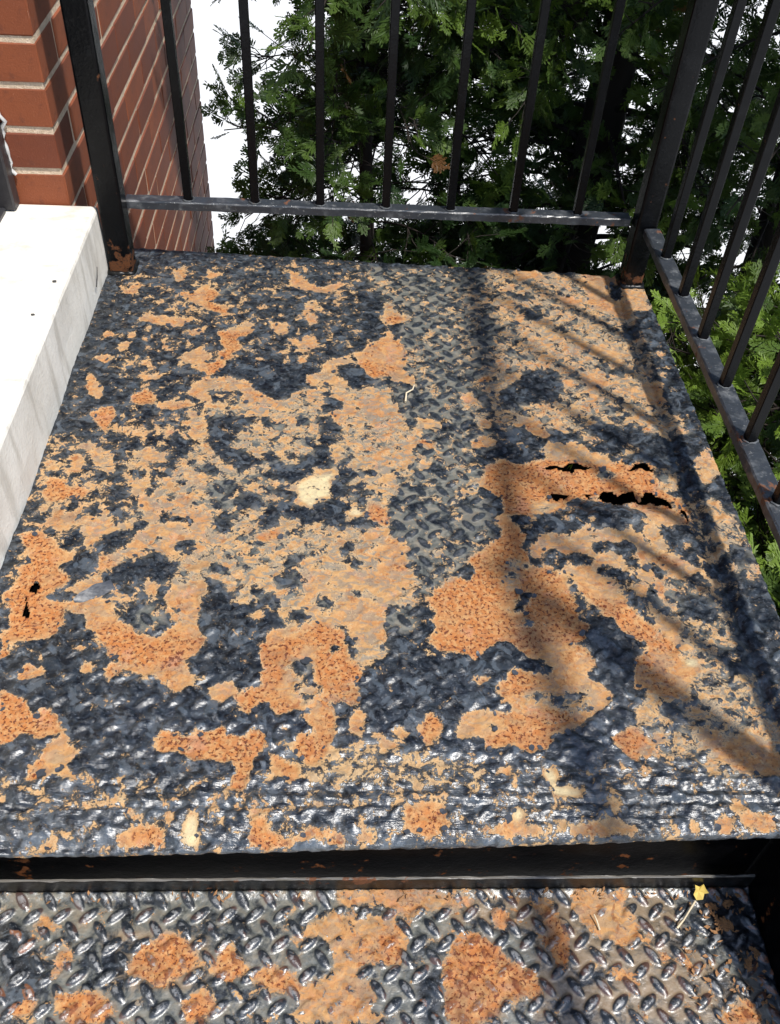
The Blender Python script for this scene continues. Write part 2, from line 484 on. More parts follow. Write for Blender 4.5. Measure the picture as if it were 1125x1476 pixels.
parts.append(tube_arrays(pts, 0.002 + 0.003 * r_.random(90) ** 2, 6))
Vc, Fc = join_arrays(parts)
link('caulk_bead', mesh_np('caulk_bead', Vc, Fc), MAT_CAULK, door)

DECK = '''
r 34,1052 447,1075 446,712 344,643 205,639 77,635
q 0,587 211,671 250,495 270,304 187,261 74,270 33,280 19,366
q 673,505 917,510 894,269 748,217 653,353
r 81,68 287,76 888,84 859,-4 102,-11
g 447,1063 708,1054 626,719 644,590 606,503 625,425 545,307 476,264 462,422 425,584 467,713 515,882
m 672,1064 923,1054 921,729 930,599 821,565 730,624 647,621 629,754
n 848,1062 929,1054 946,986 895,919 842,959
h 193,654 341,709 488,714 524,587 480,398 510,296 476,264 379,263 262,304 158,335 123,391 156,453 222,578
w 355,112 472,104 515,96 573,88 570,52 471,53 379,60
p 123,999 127,1042 144,1050 140,1024 147,1012 135,994
n 39,980 56,969 74,991 75,970 65,953 45,963
n 141,962 163,960 186,988 194,912 176,927 153,937
n 85,877 91,904 102,891 148,888 178,884 161,872 147,859 124,865
n 37,841 48,846 56,832 46,826
n 75,840 89,843 89,828 80,827
n 98,828 118,829 111,819
n 66,812 86,818 84,803 72,792
n 30,767 44,782 58,782 59,758 43,767
p 102,765 123,765 112,756
p 112,737 122,730 143,736 141,726 119,721
n 31,734 36,743 46,721 65,701 65,681 58,666 53,681 42,689
o 109,683 129,699 144,684 142,667 122,662 107,670
n 142,667 166,672 203,671 189,657 163,652 147,656
o 55,642 83,654 92,635 58,634
n 168,791 190,805 207,793 213,745 194,749 178,768
n 198,717 214,731 221,673 202,682 187,696
n 173,852 196,858 197,843 178,837
o 201,647 212,647 213,639 202,639
n 181,1032 205,1028 199,1015 184,1008
o 186,982 207,963 198,934 227,916 226,902 210,904 194,917
n 322,1007 325,1040 349,1014 356,1000 382,989 416,1012 407,990 388,972 363,979 334,987
g 207,968 229,999 242,988 227,952
p 347,905 359,947 378,940 365,920 353,903
p 355,892 361,903 378,896 372,874 359,873
n 298,857 308,884 327,875 328,848 304,853
o 214,849 254,858 274,856 250,835 258,805 245,794 228,819
p 230,860 258,879 279,872 269,856 236,852
o 221,801 244,799 246,780 232,775
o 211,764 229,779 238,760 227,741 214,731
n 270,783 294,782 318,768 313,761 278,772
p 329,833 355,839 367,850 381,830 366,804 354,804 347,819
n 346,791 357,792 358,777 349,777
p 478,887 489,951 499,949 513,916 530,908 515,891 494,879
o 485,898 504,918 519,902 497,888
n 439,802 474,834 493,866 499,851 516,831 517,786 510,757 531,743 531,725 501,728 493,746 467,736 453,754 442,778
o 444,783 468,784 484,751 464,741 450,759
p 363,742 387,757 392,781 421,792 430,782 410,767 407,739 424,730 422,712 405,720 371,714
k 407,757 421,777 439,763 447,740 467,731 455,713 427,712 422,734
k 238,746 251,790 295,777 364,761 363,714 334,682 310,681 289,702 273,734 236,732
p 214,731 248,733 276,725 289,698 329,677 311,666 285,680 271,688 267,702 235,696 218,700
n 268,688 291,672 283,667
h 368,701 394,706 400,688 384,666 367,678
k 387,666 394,688 411,689 422,676 417,654 395,653
o 411,693 422,691 419,680 411,684
p 450,690 472,695 479,660 504,657 504,648 449,647
n 422,667 439,672 441,655 425,650
n 730,1075 748,1070 776,1052 750,1038 725,1037
n 686,999 721,1019 719,1003 695,990
p 530,718 557,735 568,726 555,709 530,704
n 597,700 611,705 621,683 601,677
o 618,746 642,752 649,738 622,732
p 721,965 739,954 731,946
p 745,669 772,679 777,657 737,656
p 787,858 810,848 839,839 863,835 874,820 865,780 844,799 820,818 797,842
p 788,753 826,768 840,750 804,716 790,734
n 796,986 833,976 823,959 797,957
k 719,948 754,927 773,928 745,904 720,909
k 699,993 736,983 751,972 721,965
k 708,769 755,766 759,719 736,686 685,680 652,666 653,697 680,735
k 831,778 863,770 859,751 836,759
p 917,1029 946,1036 951,1000 949,947 921,940 915,986
k 915,940 949,936 951,813 953,694 948,662 908,661 915,801
p 915,762 931,768 923,748 916,753
n 920,822 940,818 933,802
k 888,1033 910,1028 905,986 887,979
k 887,900 914,895 909,858 884,857
m 889,852 920,822 911,772 885,776
n 881,742 912,738 910,692 886,687
m 811,331 883,326 896,260 895,199 899,117 730,117 769,178
m 733,129 903,129 883,69 821,65 784,86 740,86
g 541,945 607,977 675,951 655,772 554,650 527,649
o 61,634 92,635 82,604 69,618
p 46,574 53,582 79,578 90,561 104,556 112,526 109,511 98,518 86,533 79,544 69,555 59,564 50,560
n 46,547 55,551 74,529 65,514 54,521 53,536
n 21,540 29,543 32,520 26,520
o 32,467 27,498 37,506 51,497 59,485 83,484 82,468 56,466 43,460
n 35,440 38,450 42,443
n 45,420 52,430 46,447 55,450 59,439 76,437 81,424 72,411 58,414
o 24,385 29,401 43,407 61,389 71,376 91,368 91,355 78,355 83,323 35,322 32,343 42,358 35,376
p 127,538 135,564 150,569 173,562 173,546 182,537 154,538 140,519 131,527
p 117,522 139,512 161,480 165,470 152,463 145,476 133,501
n 170,601 176,615 188,605 176,597
p 189,597 210,614 227,603 229,583 219,586 198,588
p 188,513 208,512 237,522 241,489 225,492 209,505 192,502
n 187,467 196,469 197,460 190,460
n 200,474 217,478 226,464 212,457
p 109,435 113,455 129,432 126,419 136,416 147,434 157,429 155,413 137,409 120,402 110,386 107,377 98,377 101,396 91,408 95,425
p 156,463 180,463 197,443 216,447 246,444 253,386 236,398 212,391 209,376 194,372 178,384 161,378 151,372 159,390 160,410 173,416 166,433
n 123,362 140,367 147,353 132,338 125,344
p 208,369 254,373 257,349 233,346 223,354
n 114,329 127,341 135,323 113,323
p 167,342 177,336 173,333
k 114,386 129,403 156,410 160,397 151,381 128,371
k 78,346 97,371 123,365 122,347 108,329 85,334
k 133,335 155,362 194,372 220,348 210,324 137,323
k 153,426 172,426 171,413 158,413
k 187,433 193,443 208,437 232,431 229,421 209,427 191,423
k 210,391 236,395 239,373 214,373
g 179,407 189,404 189,391
k 224,639 299,642 275,608 257,576 284,561 311,542 282,523 266,537 232,575
k 299,642 320,642 316,619 303,625
k 347,643 369,631 358,623
k 376,644 401,645 420,616 410,584 391,587 385,607 391,616
g 357,594 378,599 381,579 363,579
g 319,609 335,614 333,598
k 381,579 397,583 400,560 410,556 405,535 385,533 365,536 361,551 382,556
k 310,561 319,568 331,554 324,539 313,548
k 308,513 322,531 324,543 344,536 377,537 383,525 370,518 358,501 331,509 323,513
k 235,548 252,522 249,511 237,522
k 413,545 433,561 436,553 418,538
k 413,526 423,534 443,523 469,531 461,520 438,516 421,508
k 402,506 418,512 423,497 436,497 443,505 453,483 448,462 443,466 438,487 423,479 409,479 406,493
k 317,487 339,499 349,488 362,481 362,467 350,471 327,481
k 279,473 298,487 316,470 312,452 293,452 281,459
k 315,446 331,470 360,464 375,454 390,434 386,420 371,423 366,440 342,440 338,419 322,416
k 382,461 409,470 433,458 424,441 429,431 453,442 462,425 450,422 433,425 414,414 400,424 390,441
k 257,434 269,452 281,422 269,405 261,411
k 417,385 429,398 438,392 438,376 420,370
k 415,364 434,367 450,358 434,355
k 349,353 355,369 378,371 374,360 356,350
k 341,338 356,344 371,327 346,326
k 257,349 267,358 280,343 276,337 266,346 258,337
y 359,499 378,514 413,526 403,508 409,479 387,471 380,454 365,471
y 426,448 438,459 448,445 433,441
o 451,462 463,466 487,449 481,426 467,429 453,442
o 309,406 325,413 343,420 339,400 316,396
o 291,415 310,422 304,409
o 412,401 424,402 424,389 415,389
n 438,405 457,418 467,409 462,396
n 469,402 500,406 509,384 497,377 503,353 506,329 461,328 468,349 485,371
o 475,346 498,362 502,343 479,337
g 484,535 521,529 516,410 488,409 478,463 498,499
g 239,507 274,504 281,459 253,444 245,458
g 286,399 302,406 303,387
g 301,380 317,387 320,371 307,368
p 527,649 559,633 566,617 542,620 525,611
n 527,591 546,596 550,584 539,572
p 527,548 548,552 542,533 529,529
n 620,643 642,644 634,621 621,627
n 601,593 619,606 644,594 635,584 603,577
k 618,574 640,582 672,583 698,576 690,556 671,550 652,544 635,555 616,550
k 667,624 689,629 695,592 672,583 656,603
n 680,641 692,650 711,629 722,609 712,600 693,616
k 725,609 764,618 767,602 733,593
p 698,576 717,592 766,598 773,574 796,571 800,551 773,547 742,554 706,558
k 782,594 815,595 823,575 820,563 797,575
k 772,631 834,629 826,592 784,607
o 615,543 645,551 667,544 684,552 706,558 748,558 783,543 819,560 806,495 773,491 739,486 724,475 700,447 680,450 665,444 636,452 639,477 616,498
g 776,535 798,540 803,525 781,518
p 668,467 694,478 719,475 698,450 670,446
o 622,435 636,452 647,425 658,409 648,393 658,361 676,352 696,334 696,331 580,330 587,351 582,372 602,385 623,405 628,422
h 626,364 645,370 662,352 650,337 627,336
o 551,332 560,338 581,333 580,330 551,329
p 570,490 591,501 605,494 594,483 574,483
n 605,516 616,520 616,502 606,505
p 538,378 548,388 552,378 542,372
p 670,409 699,413 759,421 786,401 772,332 710,331 694,349 662,355 658,380
k 642,439 655,449 669,443 673,433 680,446 694,440 706,454 724,475 770,476 801,470 789,415 760,424 744,431 724,413 709,410 699,413 686,419 668,396 658,409
p 670,409 685,416 696,393 691,387 678,396
p 711,410 726,414 739,401 739,388 724,384 712,400
p 726,424 741,427 741,414 728,410
p 741,441 755,438 749,431
p 763,424 774,421 788,411 786,401 766,404
n 712,447 723,440 720,434
k 741,401 768,401 785,395 783,385 751,378 741,384
k 673,380 691,387 703,378 721,381 744,375 738,356 710,362 695,352 677,358
k 658,374 667,371 672,358 662,355
p 744,375 765,388 782,382 775,347 758,353 748,359
k 739,353 759,356 774,344 772,335 748,338
n 712,347 723,356 740,344 747,332 710,331
k 786,640 848,634 889,606 948,620 942,583 922,562 910,539 891,550 860,553 840,596 783,594
p 920,558 948,591 952,536 921,501 917,535
m 864,545 895,542 886,508 872,493 857,507
k 895,531 912,535 910,508 886,486 874,486 885,504
o 740,534 773,543 815,540 836,552 857,537 857,507 871,489 887,472 885,444 869,482 830,488 794,491 733,490
g 772,535 794,541 802,528 776,518
n 810,470 844,471 863,457 879,430 862,433 840,432 826,449
p 762,428 790,421 813,415 817,389 799,395 787,405 762,414
p 819,442 840,422 842,389 860,364 876,355 848,339 823,333 798,348 798,370 799,395
k 836,416 862,433 879,420 892,393 881,374 860,364 845,383
p 861,399 873,406 869,390
o 814,373 835,383 854,361 843,355 825,361
k 771,398 797,398 798,379 785,373 770,382
k 740,353 758,360 779,344 777,335 749,338
k 804,360 817,367 827,348 823,333 811,342
k 876,361 893,365 912,371 918,334 886,337
m 905,479 923,490 945,459 950,391 950,338 919,337 905,390 909,437
k 920,391 944,398 942,366 921,359
o 30,344 78,345 96,324 81,313 64,293 85,296 103,290 100,285 96,274 101,260 83,237 65,236 47,241 41,268 36,292 25,295 23,303 36,318
o 33,249 45,252 47,236 44,229 53,221 44,208
n 102,293 122,302 150,291 163,264 191,248 211,243 221,256 241,270 252,262 263,246 261,225 242,212 257,193 258,180 243,171 231,176 233,185 214,195 203,187 191,200 183,197 171,217 163,217 150,232 141,248 129,255 126,271 111,274
o 138,263 158,269 191,248 211,243 228,254 259,246 259,228 242,215 227,200 190,205 171,219 146,242
p 101,307 111,325 128,339 134,328 128,316 120,313 140,299 122,299
p 183,323 196,329 201,309 191,303
n 210,303 226,320 244,329 255,330 257,315 247,303 254,284 240,273 223,289
p 206,292 224,281 250,278 260,273 252,262 222,267
g 155,285 173,280 205,294 214,264 208,248 190,253 171,269
n 120,227 134,229 130,222
n 132,204 139,207 145,197 137,194
n 160,199 169,207 178,202 178,190 170,190
n 66,194 75,205 98,199 94,189 74,184
o 53,172 67,165 82,161 91,147 99,138 112,149 115,142 121,133 132,120 125,116 68,116
p 370,349 513,351 506,333 473,281 472,243 446,206 438,237 429,253 416,266 386,274 373,319
h 342,349 370,349 376,308 386,274 356,255 347,268 340,307
n 337,252 369,263 392,224 389,176 405,172 390,148 361,162 331,186 332,236
k 258,333 282,324 287,310 277,284 264,284
k 283,310 297,320 300,313 286,298
k 342,313 346,325 341,337 356,343 373,322 358,316
k 297,271 313,290 331,310 340,307 346,288 345,266 335,255 332,241 321,239 322,226 325,216 318,200 304,195 286,190 287,203 303,213 312,226 315,239 300,241 309,257
p 314,279 329,279 326,268
k 266,259 286,257 282,236 271,220
g 309,310 326,319 329,313 319,303
k 355,275 372,284 384,274 380,263 366,269
g 434,317 449,312 445,303 436,306
g 389,299 403,300 416,283 403,280
o 371,255 395,266 421,256 429,245 425,237 430,216 444,201 448,186 430,177 405,174 395,186 392,224 383,237
o 326,236 370,247 383,234 363,213 351,201 362,186 344,176 331,191 335,218
k 407,224 415,234 424,229 417,218
g 355,206 375,216 388,211 391,186 381,171 369,167 372,191
k 382,203 390,198 393,186 383,174
g 379,164 401,174 406,157 384,153
h 430,216 472,243 476,219 448,204
o 307,166 328,181 348,181 361,167 382,148 354,141 346,152 330,152 319,141 312,152
n 275,181 299,188 306,176 294,155 277,162
k 278,157 310,155 319,139 330,152 344,157 349,141 370,141 387,130 397,125 391,116 282,116
n 355,123 365,130 367,123
n 405,172 438,181 446,177 442,155 418,157 414,143 416,116 399,116 390,139 386,153
g 473,275 482,289 510,292 508,256 490,251 475,262
k 446,201 467,209 480,230 468,240 490,251 508,256 503,148 490,141 479,125 462,132 448,128 446,153 440,177
k 416,155 432,153 432,123 418,116 416,139
n 434,148 444,150 448,116 432,116
k 511,310 528,310 533,281 527,238 535,225 560,222 576,215 602,236 610,195 591,173 602,163 590,146 564,146 549,137 534,125 517,144 502,128
o 528,310 560,338 581,333 589,352 662,353 690,339 705,315 708,295 702,275 713,261 704,245 689,234 659,239 638,215 623,231 618,239 603,241 588,228 576,215 560,222 535,225 527,238 530,257 529,270 533,281
h 621,347 643,350 639,320 625,320
k 627,297 636,314 654,311 647,294 636,283 628,285
k 638,277 652,266 638,263
n 638,215 659,239 697,231 709,226 715,208 696,198 707,190 728,166 708,151 689,135 666,121 653,117 549,116 549,137 564,146 590,146 602,163 591,173 605,182 616,205 632,197 652,193 666,198 651,213
o 605,182 616,205 632,197 650,190 637,178 629,163 612,173
o 636,149 649,156 651,140 671,154 677,149 667,130 654,121 638,126
k 602,236 616,239 623,226 637,218 651,198 640,198 624,205 610,195 598,177 587,173
k 589,153 606,158 608,139 594,142
k 574,128 591,130 590,121 576,121
m 619,165 641,173 665,168 704,176 695,149 665,140 655,154 635,158
n 572,190 585,192 586,185 577,177
n 502,128 517,144 529,135 533,116 502,116
o 718,354 736,348 756,328 765,301 755,253 739,267 727,298 714,318
k 704,312 713,298 724,281 711,283
k 747,355 775,346 771,331 755,337
m 821,325 874,311 889,268 899,228 886,191 856,199 840,222 827,246 835,268 825,285
k 833,317 873,308 879,280 853,268 834,285
o 731,304 759,295 773,284 791,265 807,246 820,238 810,224 781,229 775,245 758,245 744,264
n 795,273 809,283 824,271 829,254 818,238 807,248
n 713,342 734,355 752,330 766,304 768,295 734,307
p 785,343 804,353 809,331 787,307 774,322 786,334
n 807,325 816,334 819,319 811,310
k 702,242 727,272 744,275 756,248 776,240 761,221 753,191 735,168 722,176 705,198 717,206 712,224
k 793,304 806,319 814,296 825,282 805,287
n 764,221 794,230 818,219 839,217 830,194 818,189 806,164 787,166 769,178 752,178 760,214
y 817,217 837,219 833,204 818,204
m 816,179 856,199 885,189 894,155 883,122 843,126 812,149
k 860,230 888,233 895,199 867,194
k 895,297 914,274 915,236 901,220 893,252
k 767,145 791,147 803,131 783,133
o 789,183 804,191 799,181
o 62,141 119,141 131,121 121,116 107,110 96,118 82,107 71,105
n 116,103 135,114 144,99 157,91 140,80 153,72 157,64 142,66 128,70 107,65 103,80 120,86
k 110,97 117,99 119,86 109,86
k 128,78 140,80 135,72
o 227,106 229,119 246,121 254,116 282,123 285,88 269,88 253,99 236,97
o 262,76 266,83 272,78 266,72
y 172,58 179,60 179,53
y 199,44 209,47 216,38 205,38
y 114,37 123,38 122,33
y 86,50 92,48 93,42 88,42
o 196,0 209,4 223,17 246,16 252,0 245,3 238,-2
n 172,-2 181,4 186,-2
p 200,28 223,30 230,32 233,20 222,22
y 270,24 278,32 284,16 282,-1 270,0
y 250,28 258,34 261,24 256,24
w 209,60 220,68 223,60
w 229,68 231,78 242,60 232,60
y 127,0 142,0 145,-4 128,-4
o 282,123 295,127 306,114 323,114 330,127 342,117 343,99 333,88 332,74 324,53 308,55 317,74 312,86 285,88
o 342,99 361,91 379,78 383,65 368,62 355,70 348,86
o 374,104 379,117 399,119 416,115 409,104 409,93 396,88 386,83 378,88
o 374,142 416,142 414,119 395,121 387,130
n 432,137 446,137 446,119 436,117
n 454,117 462,126 469,112 485,108 484,99 467,99 461,108
n 475,121 489,128 493,117 485,110
o 332,5 333,18 345,24 351,12 373,3 357,-1 332,-1
n 373,3 391,16 403,16 402,8 416,14 429,6 427,1
n 438,6 456,12 459,2 438,2
o 484,37 498,39 497,8 485,10
n 331,35 340,39 348,31 334,26
n 301,49 306,51 305,43
p 352,33 372,34 370,31 354,30
p 395,43 408,39 397,35
y 300,20 307,25 311,18 304,16
w 365,16 383,18 385,12 369,12
o 498,39 529,38 529,15 518,8 507,6 497,8
o 502,113 510,131 519,140 530,131 533,115 513,104
o 590,142 676,143 667,129 647,119 648,108 636,98 616,95 608,108 589,102 573,99 575,117 592,124 598,128
n 548,119 562,124 569,133 551,140 590,140 582,128 557,110 543,113
y 633,76 641,80 646,71 641,61 668,53 669,45 638,47 636,55
p 586,74 600,79 595,69
y 595,35 603,37 609,27 601,19 592,21
y 642,19 648,23 648,11 640,11
n 561,8 563,13 584,17 601,21 611,13 623,7 579,8
n 651,11 656,17 671,17 674,11 686,15 707,23 704,7 651,6
o 714,111 728,124 746,124 751,111 741,100 734,86 720,95
n 750,113 769,124 775,115 758,106
n 800,120 818,124 831,113 864,113 891,93 883,69 858,67 832,80 819,97
n 653,19 668,17 682,21 707,23 714,11 689,9 652,9
n 797,20 817,24 811,8 798,9
n 826,22 841,28 868,24 863,10 833,12
o 772,11 778,20 783,12 780,8
p 817,36 829,38 831,32 818,26
H 696,539 710,545 728,544 739,550 752,547 772,543 763,537 745,538 737,531 729,536 708,537
H 817,538 834,550 849,551 859,541 852,538 837,544 822,537
H 700,491 732,492 720,480 705,482
H 744,493 764,493 754,486
H 767,483 777,494 794,494 796,484 805,494 821,495 821,477 835,495 847,494 866,478 865,468 849,473 827,475 814,474 788,471 774,476
H 871,452 879,459 882,450 880,437 875,442
H 50,308 54,324 64,318 63,307
H 52,273 47,301 54,290 58,282 64,276 59,271
'''
TREAD = '''
t 522,22 749,22 720,-115 626,-114 638,-28 549,-9
t 688,20 800,20 809,-30 860,-87 867,-117 665,-114
t 157,-15 281,-21 287,-77 195,-75
k 54,1 90,-15 121,-75 97,-106 83,-106
n 90,-13 101,3 112,-9 104,-16
n 127,-42 134,-31 141,-46 136,-55 129,-67 120,-64
o 199,-56 210,-31 240,-20 248,-20 257,-28 274,-40 272,-56 254,-65 240,-76 229,-74 223,-63 204,-63
o 124,-78 150,-78 172,-77 193,-88 195,-98 182,-108 145,-107 139,-87
o 91,-95 109,-78 116,-87 105,-100
o 261,-90 287,-75 291,-109 266,-109
n 367,-29 397,-10 417,4 454,-2 483,-7 498,-23 493,-53 497,-55 471,-57 455,-53 442,-64 453,-70 467,-88 457,-97 472,-112 379,-110 380,-92 383,-76 418,-58 420,-45 409,-28 385,-27
o 295,-36 310,-32 322,-51 330,-57 311,-68 298,-68 286,-51
o 327,-66 349,-52 371,-59 383,-76 368,-81 343,-74
o 287,-77 300,-87 300,-103 290,-103
n 413,23 510,26 508,-3 483,-3 475,8 431,8
o 466,-28 486,-23 495,-46 481,-53
n 510,24 572,17 567,5 509,5
o 535,-65 545,-39 567,-23 587,-25 600,-39 614,-53 633,-62 642,-85 629,-92 598,-88 588,-109 561,-113 542,-112 533,-101
o 643,10 656,10 666,-4 676,-24 671,-55 658,-59 657,-40 648,-32 656,-18
o 590,5 611,0 608,-18 600,-18
k 506,-61 524,-61 534,-54 531,-97 521,-112 503,-112
n 687,20 749,22 738,-29 711,-33 687,-4
n 689,25 752,20 735,-1 710,-1 686,6
n 732,-5 756,-11 745,-35 728,-37
o 777,-41 788,-53 773,-56
n 705,-61 726,-58 751,-80 732,-75
o 830,-109 861,-91 867,-116 829,-116
n 790,-53 809,-45 810,-72
k 792,22 826,22 839,-26 871,-57 881,-117 886,-117 933,25 793,26
'''

# ---------------------------------------------------------------- rusted plates
KIND = {'q': (0.68, 0.25, 0.15), 'r': (0.76, 0.2, 0.15), 't': (0.74, 0.58, 0.9), 'k': (0.92, 0.3, 0.06), 'g': (0.76, 0.2, 1.0), 'm': (0.52, 0.22, 0.85), 'p': (0.22, 0.17, 0.6), 'n': (0.10, 0.42, 0.35),
        'o': (0.04, 0.95, 0.0), 'y': (0.18, -0.6, 0.15), 'h': (0.45, 0.12, 0.9), 'w': (0.62, -0.2, 0.3)}

def bumps(X, Y):
    """raised lozenges of tread plate, 0..1"""
    px, py = 0.030, 0.0158
    H = np.zeros_like(X)
    row0 = np.round(Y / py)
    for dr in (-1, 0, 1):
        r = row0 + dr
        odd = (np.mod(r, 2) == 1)
        off = np.where(odd, px * 0.5, 0.0)
        c0 = np.round((X - off) / px)
        for dc in (-1, 0, 1):
            cx = (c0 + dc) * px + off; cy = r * py
            a = np.where(odd, math.radians(-52), math.radians(40))
            u = (X - cx) * np.cos(a) + (Y - cy) * np.sin(a)
            v = -(X - cx) * np.sin(a) + (Y - cy) * np.cos(a)
            q = 1 - (u / 0.0132) ** 2 - (v / 0.0056) ** 2
            H = np.maximum(H, np.clip(q, 0, 1) ** 0.7)
    return H

def parse(txt):
    out = []
    for l in txt.strip().splitlines():
        t, *p = l.split()
        out.append((t, [tuple(float(q) / 1000 for q in a.split(',')) for a in p]))
    return out

def wear_fields(X, Y, polys, base):
    P = np.full(X.shape, base[0]); D = np.full(X.shape, base[1]); W = np.full(X.shape, base[2])
    hole = np.zeros(X.shape, bool)
    wx = X + 0.0045 * fbm(X, Y, 0.016, 11, 4); wy = Y + 0.0045 * fbm(X, Y, 0.016, 31, 4)
    hx = X + 0.003 * fbm(X, Y, 0.009, 61, 3); hy = Y + 0.0035 * fbm(X, Y, 0.009, 71, 3)
    for t, pts in polys:
        A = np.array(pts); lo = A.min(0) - 0.012; hi = A.max(0) + 0.012
        sel = (X > lo[0]) & (X < hi[0]) & (Y > lo[1]) & (Y < hi[1])
        if not sel.any(): continue
        if t == 'H':
            cy_ = A[:, 1].mean()
            ins = in_poly(hx[sel], cy_ + (hy[sel] - cy_) / 1.45, pts); idx = np.where(sel)
            hole[idx[0][ins], idx[1][ins]] = True; continue
        ins = in_poly(wx[sel], wy[sel], pts); idx = np.where(sel)
        i, j = idx[0][ins], idx[1][ins]
        P[i, j], D[i, j], W[i, j] = KIND[t]
    return P, D, W, hole

def plate_object(name, x0, x1, y0, y1, step, polys, base, height, mapfn=None, parent=None, rim=0.006, mat=None):
    nx = int(round((x1 - x0) / step)) + 1; ny = int(round((y1 - y0) / step)) + 1
    xs = np.linspace(x0, x1, nx); ys = np.linspace(y0, y1, ny)
    X, Y = np.meshgrid(xs, ys, indexing='ij')
    if mapfn: X, Y = mapfn(X, Y)
    P, D, W, hole = wear_fields(X, Y, polys, base)
    Pn = P + 0.30 * fbm(X, Y, 0.02, 5, 4)
    H = bumps(X, Y)
    lip = blur(hole.astype(float), 8)
    P = P - 0.5 * lip; D = np.where(lip > 0.01, np.maximum(D, np.clip(lip * 4, 0, 1.3)), D)
    Z = height(X, Y, Pn, D, W, H) + 0.004 * lip * (0.5 + fbm(X, Y, 0.012, 77, 2))
    P = P + 0.24 * fbm(X, Y, 0.035, 15, 4)
    P = blur(P, 3 if mat is None else 12); D = blur(D, 5); W = blur(W, 10)
    V = np.stack([X, Y, Z], -1).reshape(-1, 3)
    idx = np.arange(nx * ny).reshape(nx, ny)
    F = np.stack([idx[:-1, :-1], idx[1:, :-1], idx[1:, 1:], idx[:-1, 1:]], -1)
    hq = hole[:-1, :-1] & hole[1:, 1:]
    keep = ~hq
    Fk = F[keep]
    # rims: every boundary edge gets a short wall going down
    e = np.concatenate([Fk[:, [0, 1]], Fk[:, [1, 2]], Fk[:, [2, 3]], Fk[:, [3, 0]]])
    key = np.sort(e, 1); code = key[:, 0].astype(np.int64) * (nx * ny) + key[:, 1]
    u, first, cnt = np.unique(code, return_index=True, return_counts=True)
    be = e[first[cnt == 1]]
    n0 = len(V)
    bv, inv = np.unique(be.ravel(), return_inverse=True); inv = inv.reshape(-1, 2)
    outer = np.zeros((nx, ny), bool); outer[0] = outer[-1] = True; outer[:, 0] = outer[:, -1] = True
    V2 = V[bv] - np.array([0, 0, 1.0]) * np.where(outer.ravel()[bv], rim, 0.0012)[:, None]
    F2 = np.stack([be[:, 1], be[:, 0], inv[:, 0] + n0, inv[:, 1] + n0], 1)
    V = np.concatenate([V, V2]); F = np.concatenate([Fk, F2])
    me = mesh_np(name, V, F, True)
    wear = np.stack([P, D, W, H], -1).reshape(-1, 4)
    wear = np.concatenate([wear, wear[bv]]).astype(np.float32)
    a = me.attributes.new('wear', 'FLOAT_COLOR', 'POINT'); a.data.foreach_set('color', wear.ravel())
    ob = link(name, me, mat or MAT_PLATE, parent)
    return ob, (X, Y, Z, P, hole)

def deck_map(X, Y):
    u = (X + 0.012) / 0.962; v = (Y + 0.01) / 1.1
    yf = -0.010 + 0.017 * u; yb = 1.106 - 0.052 * u
    return X, yf + (yb - yf) * v

def sstep(x, a, b):
    t = np.clip((x - a) / (b - a), 0, 1); return t * t * (3 - 2 * t)

def deck_height(X, Y, Pn, D, W, H):
    paint = sstep(Pn, 0.35, 0.6)
    amp = 0.35 + 0.65 * sstep(Pn, 0.2, 0.7)
    amp = amp * (1 - 0.75 * sstep(D, 0.6, 1.0) * (1 - paint))
    flaky = sstep(0.62 - X + 0.25 * (Y - 0.6), 0.0, 0.25) * sstep(Y, 0.25, 0.45)
    Z = 0.0025 * H * amp * (1 - 0.5 * flaky)
    Z += 0.0009 * paint * (1 + 0.8 * fbm(X, Y, 0.012, 21, 3))
    Z += (0.0004 + 0.0017 * sstep(0.26 - Y, 0.0, 0.22)) * (0.3 + 0.7 * paint) * fbm(X + 0.4 * Y, Y * 1.6, 0.011, 25, 3)
    Z += 0.0022 * fbm(X, Y, 0.16, 41, 2)
    Z += 0.0006 * fbm(X, Y, 0.006, 44, 2)
    # front nosing: a weld seam, then a strip that rolls over
    seam = Y - 0.045 - 0.006 * (X - 0.5) - 0.002 * fbm(X, Y * 0 + 0.3, 0.06, 51, 3)
    sn = np.clip(0.5 + 1.2 * fbm(X, Y * 0 + 0.1, 0.09, 55, 3), 0, 1)
    Z += 0.0022 * sn * np.exp(-(seam / 0.003) ** 2) - 0.0022 * np.exp(-((seam + 0.007) / 0.0022) ** 2)
    front = sstep(0.14 - Y, 0.0, 0.10) * sstep(Y, 0.003, 0.022)
    Z += front * 0.0058 * (0.35 - np.abs(fbm(X * 0.22 + 0.15 * Y, Y, 0.016, 81, 3)))
    Z -= 0.16 * np.clip(0.042 - Y, 0, 1) ** 1.0 * 0.6
    Z -= 0.007 * sstep(0.012 - Y, 0.0, 0.014) ** 2
    # right edge: doubled strip with a seam
    rs = X - 0.905 - 0.002 * fbm(X * 0 + 0.2, Y, 0.08, 91, 3)
    Z += 0.0025 * sstep(rs, -0.004, 0.004) - 0.003 * np.exp(-((rs + 0.006) / 0.003) ** 2)
    # plate buckled where it has rusted through
    dx = (X - 0.76) / 0.13; dy = (Y - 0.485) / 0.03
    Z -= 0.005 * np.exp(-dx ** 2 - dy ** 2)
    Z += 0.006 * np.exp(-((X - 0.80) / 0.1) ** 2 - ((Y - 0.445) / 0.02) ** 2)
    # long shallow buckles lower right
    q = (X - 0.74) * 0.75 + (Y - 0.27) * 0.66
    w = -(X - 0.74) * 0.66 + (Y - 0.27) * 0.75
    Z += 0.004 * np.exp(-(w / 0.02) ** 2 - (q / 0.12) ** 2)
    return Z

